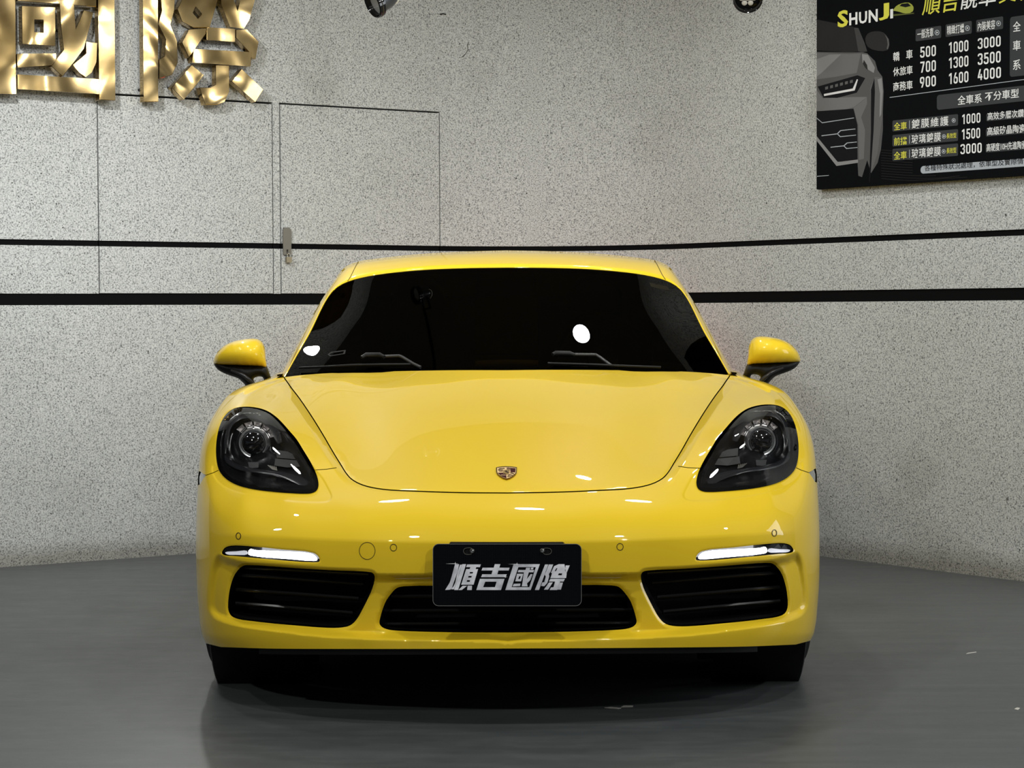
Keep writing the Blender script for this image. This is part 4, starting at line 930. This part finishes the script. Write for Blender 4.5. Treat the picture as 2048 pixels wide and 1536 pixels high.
# ---- crest on the bonnet
def crest(zs): return [derol(960 + a / 19.2, 910 + b / 19.2) for a, b in zs]
def cz(pts, m, name, t0, t1, holes=(), sm=0, parent=None):
    p = np.array(crest(pts)); p = smoothpoly(p, sm) if sm else p
    h = [ccw(crest(q)) for q in holes]
    return adopt(prism(ccw(p), h, lambda a, b, t: SS(a, b, t), t0, t1, name, m, None, 4 if not holes else 0), parent)
SHIELD = [(620, 520), (700, 500), (850, 482), (1010, 476), (1180, 482), (1330, 498), (1415, 512), (1412, 640), (1400, 720), (1360, 790), (1280, 860), (1160, 930), (1020, 975), (880, 930), (750, 850), (670, 780), (628, 710), (618, 620)]
CG = mat('crest_gold', (0.80, 0.55, 0.27), 0.4, metal=0.1, spec=0.15); CR = mat('crest_red', (0.04, 0.003, 0.006), 0.5, spec=0.05); CK = mat('crest_dark', (0.05, 0.025, 0.01), 0.5, spec=0.05); CE = mat('crest_edge', (0.28, 0.18, 0.03), 0.25, metal=0.9)
cs = part(prism(ccw(crest(SHIELD)), [], lambda a, b, t: SS(a, b, t), .0035, -.002, 'crest', CE, None, 4)); cs['label'] = 'small gold and red shield emblem'
sm_ = [(660, 545), (850, 520), (1010, 515), (1180, 520), (1380, 540), (1375, 700), (1340, 775), (1160, 905), (1020, 948), (880, 905), (720, 800), (665, 715)]
cz(sm_, CG, 'shield_face', .0042, .003, parent=cs)
for q in ([(1025, 545), (1365, 570), (1355, 725), (1172, 725), (1165, 632), (1030, 625)], [(690, 745), (885, 738), (890, 775), (1010, 792), (1015, 945), (860, 890), (740, 800)]): cz(q, CR, 'red_quarter', .0048, .004, parent=cs)
for q in ([(800, 828), (1000, 828), (1000, 842), (810, 842)], [(1040, 600), (1170, 606), (1170, 616), (1040, 612)]): cz(q, CG, 'quarter_bar', .0052, .0046, parent=cs)
cz([(905, 655), (1010, 640), (1135, 650), (1135, 740), (1090, 790), (1010, 800), (930, 780), (890, 745)], mat('crest_centre', (0.30, 0.20, 0.07), 0.4, metal=0.2, spec=0.1), 'centre_shield', .0056, .004, parent=cs)
cz([(960, 690), (1010, 665), (1040, 700), (1100, 745), (1080, 770), (1020, 740), (975, 730)], CK, 'horse_mark', .0062, .005, parent=cs)
for q in ([(700, 610), (760, 575), (950, 572), (950, 592), (780, 596), (715, 630)], [(705, 650), (790, 622), (890, 630), (890, 645), (790, 642), (715, 672)], [(730, 692), (800, 672), (880, 675), (880, 690), (800, 690)],
          [(1160, 748), (1240, 748), (1325, 790), (1310, 805), (1230, 772), (1165, 766)], [(1060, 830), (1140, 805), (1255, 835), (1245, 855), (1140, 828), (1070, 850)], [(1050, 885), (1130, 862), (1190, 885), (1180, 900), (1130, 882), (1055, 905)]): cz(q, CK, 'antler_stripe', .0052, .0045, parent=cs)
for k in range(11):
    x = 690 + k * 65; yy = 505 + abs(k - 5) ** 1.7 * 1.4; cz([(x, yy), (x + 34, yy), (x + 34, yy + 24), (x, yy + 24)], CK, 'top_mark', .0046, .004, parent=cs)

# ---- windscreen
wsc = np.array([(0, 736, 1.50), (193, 737.5, 1.53), (370, 743, 1.60), (444, 752, 1.66), (0, 534, 2.22), (182, 540, 2.235), (276, 551, 2.265), (322, 563.5, 2.31), (344, 577, 2.31), (361, 599, 2.235), (394, 665, 1.965), (0, 635, 1.835), (200, 640, 1.86), (320, 645, 1.94)], float)
wall_ = np.vstack([wsc, wsc[wsc[:, 0] > 1] * (-1, 1, 1)])
WSF = tps_fit(wall_[:, :2] / 100, 1 / (wall_[:, 2] - CAM[1]), 0.15)
def WS(x, y, out=0.0):
    x = np.atleast_1d(np.asarray(x, float)); y = np.atleast_1d(np.asarray(y, float))
    def g(x, y):
        d = 1 / tps_eval(WSF, np.stack([x, y], 1) / 100); dirs = FV[None] * F + RV[None] * x[:, None] + UV[None] * (768.0 - y)[:, None]
        return CAM + dirs * (d / dirs[:, 1])[:, None]
    p = g(x, y); a = g(x + 1, y) - g(x - 1, y); b = g(x, y + 1) - g(x, y - 1); n = np.cross(b, a); n /= np.linalg.norm(n, axis=1)[:, None]
    n *= np.sign(((CAM - p) * n).sum(1))[:, None]
    return p + n * out, n
WTOP = smoothpoly([(0, 535), (90, 536), (182, 540), (276, 551), (322, 563.5), (344, 577), (361, 599), (394, 665), (418, 706), (444, 752)], 5, False)
WBOT = smoothpoly([(444, 757), (370, 748), (193, 743), (0, 742)], 5, False)
WPOLY = np.vstack([WTOP, WBOT]); WFULL = ccw(np.vstack([WPOLY, (WPOLY[::-1] * (-1, 1))[1:-1]]))
v, f = fill(WFULL, (), 14); p, n = WS(v[:, 0], v[:, 1])
wsg = part(link('windshield', p, [t[::-1] for t in f], WSGLASS, None, True, n)); wsg['label'] = 'dark tinted windscreen'
# dark printed border and cowl
ib = offpoly(WFULL, 7); v, f = fill(WFULL, [ccw(ib)]); p, n = WS(v[:, 0], v[:, 1], -.004)
adopt(link('printed_border', p, f, PLAST), wsg)
st = ccw([derol(x, y) for x, y in ((655, 709), (662, 704), (692, 700), (690, 708), (660, 713))]); st2 = ccw([derol(x, y) for x, y in ((659, 709), (664, 706), (688, 702.5), (686.5, 707), (662, 711))])
v, f = fill(st, [st2]); p, n = WS(v[:, 0], v[:, 1], .0006); adopt(link('sticker', p, f, mat('sticker', (0.012, 0.011, 0.009), 0.7, spec=0.1)), wsg)
v, f = fill(ccw([derol(x, y) for x, y in ((1298, 565), (1302, 574), (1340, 582), (1334, 573))])); p, n = WS(v[:, 0], v[:, 1], .0006); adopt(link('sticker', p, f, mat('sticker_2', (0.010, 0.008, 0.003), 0.7, spec=0.1)), wsg)
# cowl
v = []; f = []; xs = np.linspace(-440, 440, 45)
for x in xs:
    yb = np.interp(abs(x), top[:, 0], top[:, 1]); a = S([abs(x)], [yb + .5], -.012)[0] * (np.sign(x) if x else 1, 1, 1); b = WS([x], [np.interp(abs(x), WBOT[::-1, 0], WBOT[::-1, 1])], -.006)[0][0]
    v += [a, (a + b) / 2 - (0, 0, .02), b - (0, 0, .005)]
f = [(3 * i + k, 3 * i + k + 1, 3 * i + 4 + k, 3 * i + 3 + k) for i in range(44) for k in range(2)]
part(link('cowl', v, f, PLAST, None, True))
# ---- wipers
def wiper(blade, arm, head):
    m = MB(); pb = [WS([derol(*q)[0]], [derol(*q)[1]], .012)[0][0] for q in smoothpoly(blade, 6, False)]
    w = part(m.tube(pb, .004, 8).make('wiper', PLAST, None, 50))
    pa = [WS([derol(*q)[0]], [derol(*q)[1]], o)[0][0] for q, o in arm]
    adopt(MB().tube(pa, .0055, 8).make('wiper_arm', mat('wiper_satin', (0.02, 0.02, 0.02), 0.35), None, 50), w)
    ph = [WS([derol(*q)[0]], [derol(*q)[1]], .028)[0][0] for q in head]
    adopt(MB().tube(ph, [.006, .009, .009, .006], 10).make('arm_head', PLAST, None, 50), w)
wiper([(601, 742), (640, 740.5), (700, 737), (760, 735.5), (822, 735)], [((765, 727), .026), ((800, 725.5), .026), ((806, 727), .024), ((826, 733.5), .012), ((842, 738), .006)], [(726, 730), (735, 725.5), (762, 725), (771, 729)])
wiper([(1095, 733), (1130, 734), (1180, 735.5), (1240, 738), (1320, 741)], [((1146, 723), .026), ((1190, 723.5), .026), ((1198, 726), .022), ((1214, 732), .012), ((1224, 736), .006)], [(1104, 724), (1110, 721.5), (1138, 722.5), (1148, 725)])
# ---- roof skin and pillars: from the glass edge over the crown to the tail
OUT = [(0, 500.8, 2.75), (90, 503, 2.75), (182, 508, 2.75), (262, 516.5, 2.74), (297, 522, 2.72), (324, 533.5, 2.66), (347, 563.5, 2.56), (377, 610, 2.40), (420, 688, 2.13), (455, 751, 1.87)]
nW = 46
def rs(p, n):
    p = np.asarray(p, float); L = np.r_[0, np.cumsum(np.linalg.norm(np.diff(p[:, :2], axis=0), axis=1))]; t = np.linspace(0, L[-1], n); return np.stack([np.interp(t, L, p[:, k]) for k in range(p.shape[1])], 1)
wi = rs(WTOP, nW); wo = rs(smoothpoly(OUT, 5, False), nW)
R0_ = WS(wi[:, 0], wi[:, 1], .002)[0]; R2_ = np.array([P(a, b, Y) for a, b, Y in wo])
crown = [R0_ + (0, .004, -.012), R0_]
for t, bl in ((.25, .5), (.5, .8), (.75, .98), (1.0, 1.0)):
    p = R0_ + (R2_ - R0_) * t; d = CAM - p; d /= np.linalg.norm(d, axis=1)[:, None]
    p2 = p.copy(); y0 = R0_[:, 1]; y2 = R2_[:, 1]
    # keep the photo position, round the depth so that the skin rolls over at its outer edge
    for i in range(len(p)):
        x_, yy_ = wi[i] + (wo[i, :2] - wi[i]) * t; Y = y0[i] + (y2[i] - y0[i]) * (1 - math.sqrt(max(0, 1 - t * t)) * 0.62 - 0.38 * (1 - t)); p2[i] = P(x_, yy_, Y)
    crown.append(p2)
def back(fx, dz, Y): q = R2_.copy(); q[:, 0] *= fx; q[:, 2] = np.maximum(q[:, 2] - dz, 0.86); q[:, 1] = np.maximum(q[:, 1], 0) * 0 + Y + 0 * q[:, 1]; return q
prev = R2_
for fx, dz, w in ((.997, .002, .05), (.99, .012, .25), (.96, .06, .5), (.90, .17, .72), (.80, .33, .9), (.72, .46, 1.0)):
    q = R2_.copy(); q[:, 0] *= fx; k = np.clip((q[:, 2] - .86) / (1.31 - .86), 0, 1); q[:, 2] -= dz * k; q[:, 1] = R2_[:, 1] + (4.15 - R2_[:, 1]) * w; crown.append(q)
V = np.array(crown); nr_ = len(crown); vv = []; ff = []
full = [np.vstack([r[::-1] * (-1, 1, 1), r[1:]]) for r in crown]; ncol = len(full[0])
for r in full: vv += list(r)
for i in range(nr_ - 1):
    for j in range(ncol - 1): ff.append((i * ncol + j, i * ncol + j + 1, (i + 1) * ncol + j + 1, (i + 1) * ncol + j))
colx = np.abs(np.tile(np.r_[wi[::-1, 1], wi[1:, 1]], 1))
roof_f = []; side_f = []
for i in range(nr_ - 1):
    for j in range(ncol - 1):
        q = (i * ncol + j, (i + 1) * ncol + j, (i + 1) * ncol + j + 1, i * ncol + j + 1)
        (side_f if (i >= 6 and min(colx[j], colx[j + 1]) > 566) else roof_f).append(q)
rf = part(link('roof', vv, [q[::-1] for q in roof_f], PAINT, None, True))
sgm = GLOSSB
part(link('side_glass', vv, [q[::-1] for q in side_f], sgm, None, True))
for sg in (1, -1):      # roof joint lines
    ki = np.argmin(np.hypot(wi[:, 0] - 316, wi[:, 1] - 561)); ko = np.argmin(np.hypot(wo[:, 0] - 294, wo[:, 1] - 522)); pts = []
    for r_ in range(1, 6):
        kk = ki + (ko - ki) * (r_ - 1) / 4; k0 = int(kk); fr = kk - k0; q = crown[r_][k0] * (1 - fr) + crown[r_][min(k0 + 1, nW - 1)] * fr
        pts.append(q * (sg, 1, 1) + np.array((0, -.001, .0005)))
    adopt(MB().tube(pts, .0013, 6).make('roof_joint', mat('joint', (0.05, 0.03, 0.002), 0.6), None, 60), rf)

# ---- flanks: from the silhouette of the front back to the tail
ys = np.r_[np.arange(752, 800, 6.0), np.arange(800, 1285, 12.0), 1284.0]; sil = surf(np.full(len(ys), UM), ys)
AX, RWH = 0.93, 0.335
def flank_x(z, Y):
    b = np.interp(z, [.15, .25, .45, .62, .72, .80, .88], [.855, .875, .895, .893, .882, .855, .80])
    b += .015 * math.exp(-((Y - 3.4) / .5) ** 2) + .004 * math.exp(-((Y - AX) / .4) ** 2)
    if Y > 3.8: b *= 1 - .25 * ((Y - 3.8) / .5) ** 2
    return b
def flank(name, sg, Ya, Yb, parent):
    n = 26; V = []; Fc = []
    for y, p0 in zip(ys, sil):
        a = max(p0[1], Ya) if Ya else p0[1]
        for Y in np.linspace(a, max(Yb, a + .001), n):
            t = sstep((Y - p0[1]) / .45); z = p0[2]
            if p0[2] < .40: z = p0[2]
            V.append((sg * (p0[0] * (1 - t) + flank_x(z, Y) * t), Y, z))
    V_ = np.array(V); rin = []
    for cy_ in (AX, 3.405):
        dy = V_[:, 1] - cy_; dz = V_[:, 2] - RWH; r_ = np.maximum(np.hypot(dy, dz), 1e-6); m_ = r_ < .372; rin.append(m_)
        V_[m_, 1] = cy_ + dy[m_] / r_[m_] * .372; V_[m_, 2] = RWH + dz[m_] / r_[m_] * .372
    V = V_; cut = rin[0] | rin[1]
    for i in range(len(ys) - 1):
        for j in range(n - 1):
            q = (i * n + j, i * n + j + 1, (i + 1) * n + j + 1, (i + 1) * n + j); 
            if cut[list(q)].all(): continue
            Fc.append(q if sg == 1 else q[::-1])
    return part(link(name, V, Fc, PAINT, None, True), parent)
for sg in (1, -1):
    flank('fender_flank', sg, 0, 1.60, FEND[sg]); d_ = flank('door', sg, 1.606, 2.86, car); r_ = flank('rear_fender', sg, 2.866, 4.30, car)
    adopt(MB().box((sg * .905, 2.62, .74), (.02, .22, .03)).make('door_handle', PAINT), d_)
    # shoulder between the flank top and the side glass
    tp_ = []
    for Y in np.linspace(1.75, 4.25, 26):
        k = np.interp(Y, [1.75, 2.6, 3.4, 4.25], [.0, .02, .03, -.02]); tp_ += [(sg * (flank_x(.875, Y) + .0), Y, .872 + k * .3), (sg * (.70 - .05 * max(0, Y - 3)), Y, .885 + k), (sg * .0, Y, .90 + k)]
    part(link('rear_deck', tp_, [((3 * i + k, 3 * i + 3 + k, 3 * i + 4 + k, 3 * i + 1 + k) if sg == -1 else (3 * i + k, 3 * i + 1 + k, 3 * i + 4 + k, 3 * i + 3 + k)) for i in range(25) for k in range(2)][30:] if False else [((3 * i + 1, 3 * i, 3 * i + 3, 3 * i + 4)) for i in range(25)] + [(3 * i + 2, 3 * i + 1, 3 * i + 4, 3 * i + 5) for i in range(22, 25)], PAINT, None, True))
    # tail light at the back corner, its red glow falls on the wall
    adopt(MB().box((sg * .66, 4.30, .70), (.30, .03, .08)).make('tail_light', RED), car)
rb = [(-.80, 4.27, .25), (.80, 4.27, .25), (.80, 4.28, .60), (.66, 4.27, .88), (-.66, 4.27, .88), (-.80, 4.28, .60)]
part(link('rear_bumper', rb, [(5, 4, 3, 2), (0, 5, 2, 1)], PAINT))
# ---- door mirrors
def inflate(outline, Y0, front, backd, grid, name, m, parent, sg, pw=0.5, dome=None):
    v, f = fill(ccw(outline), (), grid); n = len(v); bd = dist(outline, v) < 1e-3
    nb = [set() for _ in range(n)]
    for t in f:
        for k in range(3): nb[t[k]] |= {t[(k + 1) % 3], t[(k + 2) % 3]}
    L = np.zeros((n, n)); r = np.zeros(n)
    for i in range(n):
        L[i, i] = 1
        if not bd[i]:
            w = np.array([1 / max(np.linalg.norm(v[i] - v[j]), .5) ** 2 for j in nb[i]]); w /= w.sum()
            for j, q in zip(nb[i], w): L[i, j] -= q
            r[i] = np.mean([np.linalg.norm(v[i] - v[j]) ** 2 for j in nb[i]])
    h = np.linalg.solve(L, r); h = (np.maximum(h, 0) / h.max()) ** pw
    A = [P(a, b, Y0 - front * k) * (sg, 1, 1) for (a, b), k in zip(v, h)]; Bk = [P(a, b, Y0 + backd * min(1, k * 1.6)) * (sg, 1, 1) for (a, b), k in zip(v, h)]
    V = A + Bk; F_ = [t if sg == 1 else t[::-1] for t in f]; F_ = F_ + [tuple((i if bd[i] else i + n) for i in t[::-1]) for t in F_]
    o = link(name, V, F_, m, None, True); return adopt(o, parent)
MCAP = smoothpoly([(586, 717), (583.5, 709.5), (576, 699), (565, 689), (548, 681), (530, 677), (511, 675), (498, 676.5), (490, 682), (486, 689), (483.5, 698), (482.5, 713), (481.5, 731.5), (496, 731.5), (511, 730.6), (558, 728), (586, 725)], 3)
MBLK = smoothpoly([(586, 724), (579, 736), (566, 744), (549, 750.3), (537, 755), (528, 763), (518, 772), (504, 766), (507, 756), (500, 751.5), (489, 752), (484.5, 760), (471, 757), (474, 748), (479, 733), (482, 729), (510, 728), (556, 726)], 3)
for sg in (1, -1):
    mr = part(bpy.data.objects.new('door_mirror', None)); COL.objects.link(mr)
    inflate(MCAP, 1.74, .10, .09, 5, 'mirror_cap', PAINT, mr, sg)
    inflate(MBLK, 1.75, .055, .05, 4, 'mirror_foot', PLAST, mr, sg)
    adopt(MB().tube([P(x, y, Y) * (sg, 1, 1) for x, y, Y in ((552, 738, 1.69), (530, 746, 1.68), (515, 758, 1.68), (504, 768, 1.70))], [.004, .007, .007, .006], 8).make('foot_rib', SATIN, None, 60), mr)
# ---- wheels
def wheel(x, y, name='wheel'):
    sg = 1 if x > 0 else -1; w = .245; r = RWH; c = np.array((x, y, r))
    prof = [(.245, -w / 2 + .008), (.285, -w / 2), (.304, -w / 2 + .005), (.319, -w / 2 + .018), (.329, -w / 2 + .036), (r - .001, -w / 2 + .056)]
    for k in range(4):
        a = -w / 2 + .060 + k * .040; prof += [(r, a), (r, a + .022), (r - .007, a + .024), (r - .007, a + .032), (r, a + .034)] if k < 3 else [(r, a), (r, a + .008)]
    prof += [(r - .001, w / 2 - .056), (.329, w / 2 - .036), (.319, w / 2 - .018), (.304, w / 2 - .005), (.285, w / 2), (.245, w / 2 - .008)]
    W_ = part(MB().lathe(prof, c, (1, 0, 0), 56, False).make(name, RUBBER, None, 25))
    for k in range(36):
        a = 2 * math.pi * k / 36
        for s2 in (-1, 1):
            pass
    m = MB()
    for k in range(40):
        a = 2 * math.pi * k / 40; m.box(c + np.array((sg * (w / 2 - .072), math.cos(a) * (r - .006), math.sin(a) * (r - .006))), (.03, .012, .022), Matrix.Rotation(a, 3, 'X'))
    tr = m.make('tread_blocks', RUBBER); tr['kind'] = 'stuff'; adopt(tr, W_)
    adopt(MB().lathe([(.255, -.10), (.255, .105), (.238, .112), (.225, .08), (.06, .07), (.055, .085), (.03, .09)], c, (sg, 0, 0), 40, True).make('rim', SATIN, None, 30), W_)
    m = MB()
    for k in range(5):
        a = 2 * math.pi * k / 5; m.box(c + np.array((sg * .09, math.cos(a) * .14, math.sin(a) * .14)), (.02, .21, .045), Matrix.Rotation(a, 3, 'X'))
    adopt(m.make('spokes', STEEL), W_)
for x, y in ((.762, AX), (-.762, AX), (.765, 3.405), (-.765, 3.405)): wheel(x, y)
for sg in (1, -1): part(MB().lathe([(.385, -.24), (.385, .02), (.375, .025)], (sg * .83, AX, RWH), (sg, 0, 0), 40, False).make('wheel_arch_liner', PLAST, None, 40))
# ---- cabin seen through the dark glass
CAB = mat('cabin_dark', (0.012, 0.011, 0.010), 0.6); CAB2 = mat('cabin_trim', (0.02, 0.018, 0.015), 0.5)
part(MB().box((0, 2.10, .80), (1.30, .50, .12)).make('dashboard', CAB))
for sg in (1, -1):
    s_ = part(MB().box((sg * .36, 2.85, .62), (.50, .50, .16)).make('seat', CAB)); adopt(MB().box((sg * .36, 3.10, .88), (.46, .14, .52), Matrix.Rotation(-.25, 3, 'X')).make('seat_back', CAB2), s_)
    adopt(MB().lathe([(.02, -.05), (.11, -.045), (.12, 0), (.11, .045), (.02, .05)], (sg * .36, 3.12, 1.12), (0, 1, .25), 20).make('headrest', CAB2, None, 40), s_)
stw = part(MB().tube([(.36 + .175 * math.cos(a), 2.42 + .05 * math.sin(a), .90 + .17 * math.sin(a)) for a in np.linspace(0, 2 * math.pi, 33)], .014, 10).make('steering_wheel', CAB2, None, 60))
adopt(MB().lathe([(.06, -.02), (.055, .02), (.02, .025)], (.36, 2.42, .90), (0, -1, .3), 20).make('wheel_hub', CAB2, None, 40), stw)
part(MB().box((0, 2.36, 1.175), (.22, .035, .065)).make('rear_view_mirror', CAB2))
part(MB().box((0, 3.55, .55), (1.30, .06, .6)).make('cabin_bulkhead', CAB))
part(MB().box((0, 2.6, .42), (1.40, 2.6, .06)).make('cabin_floor', CAB))
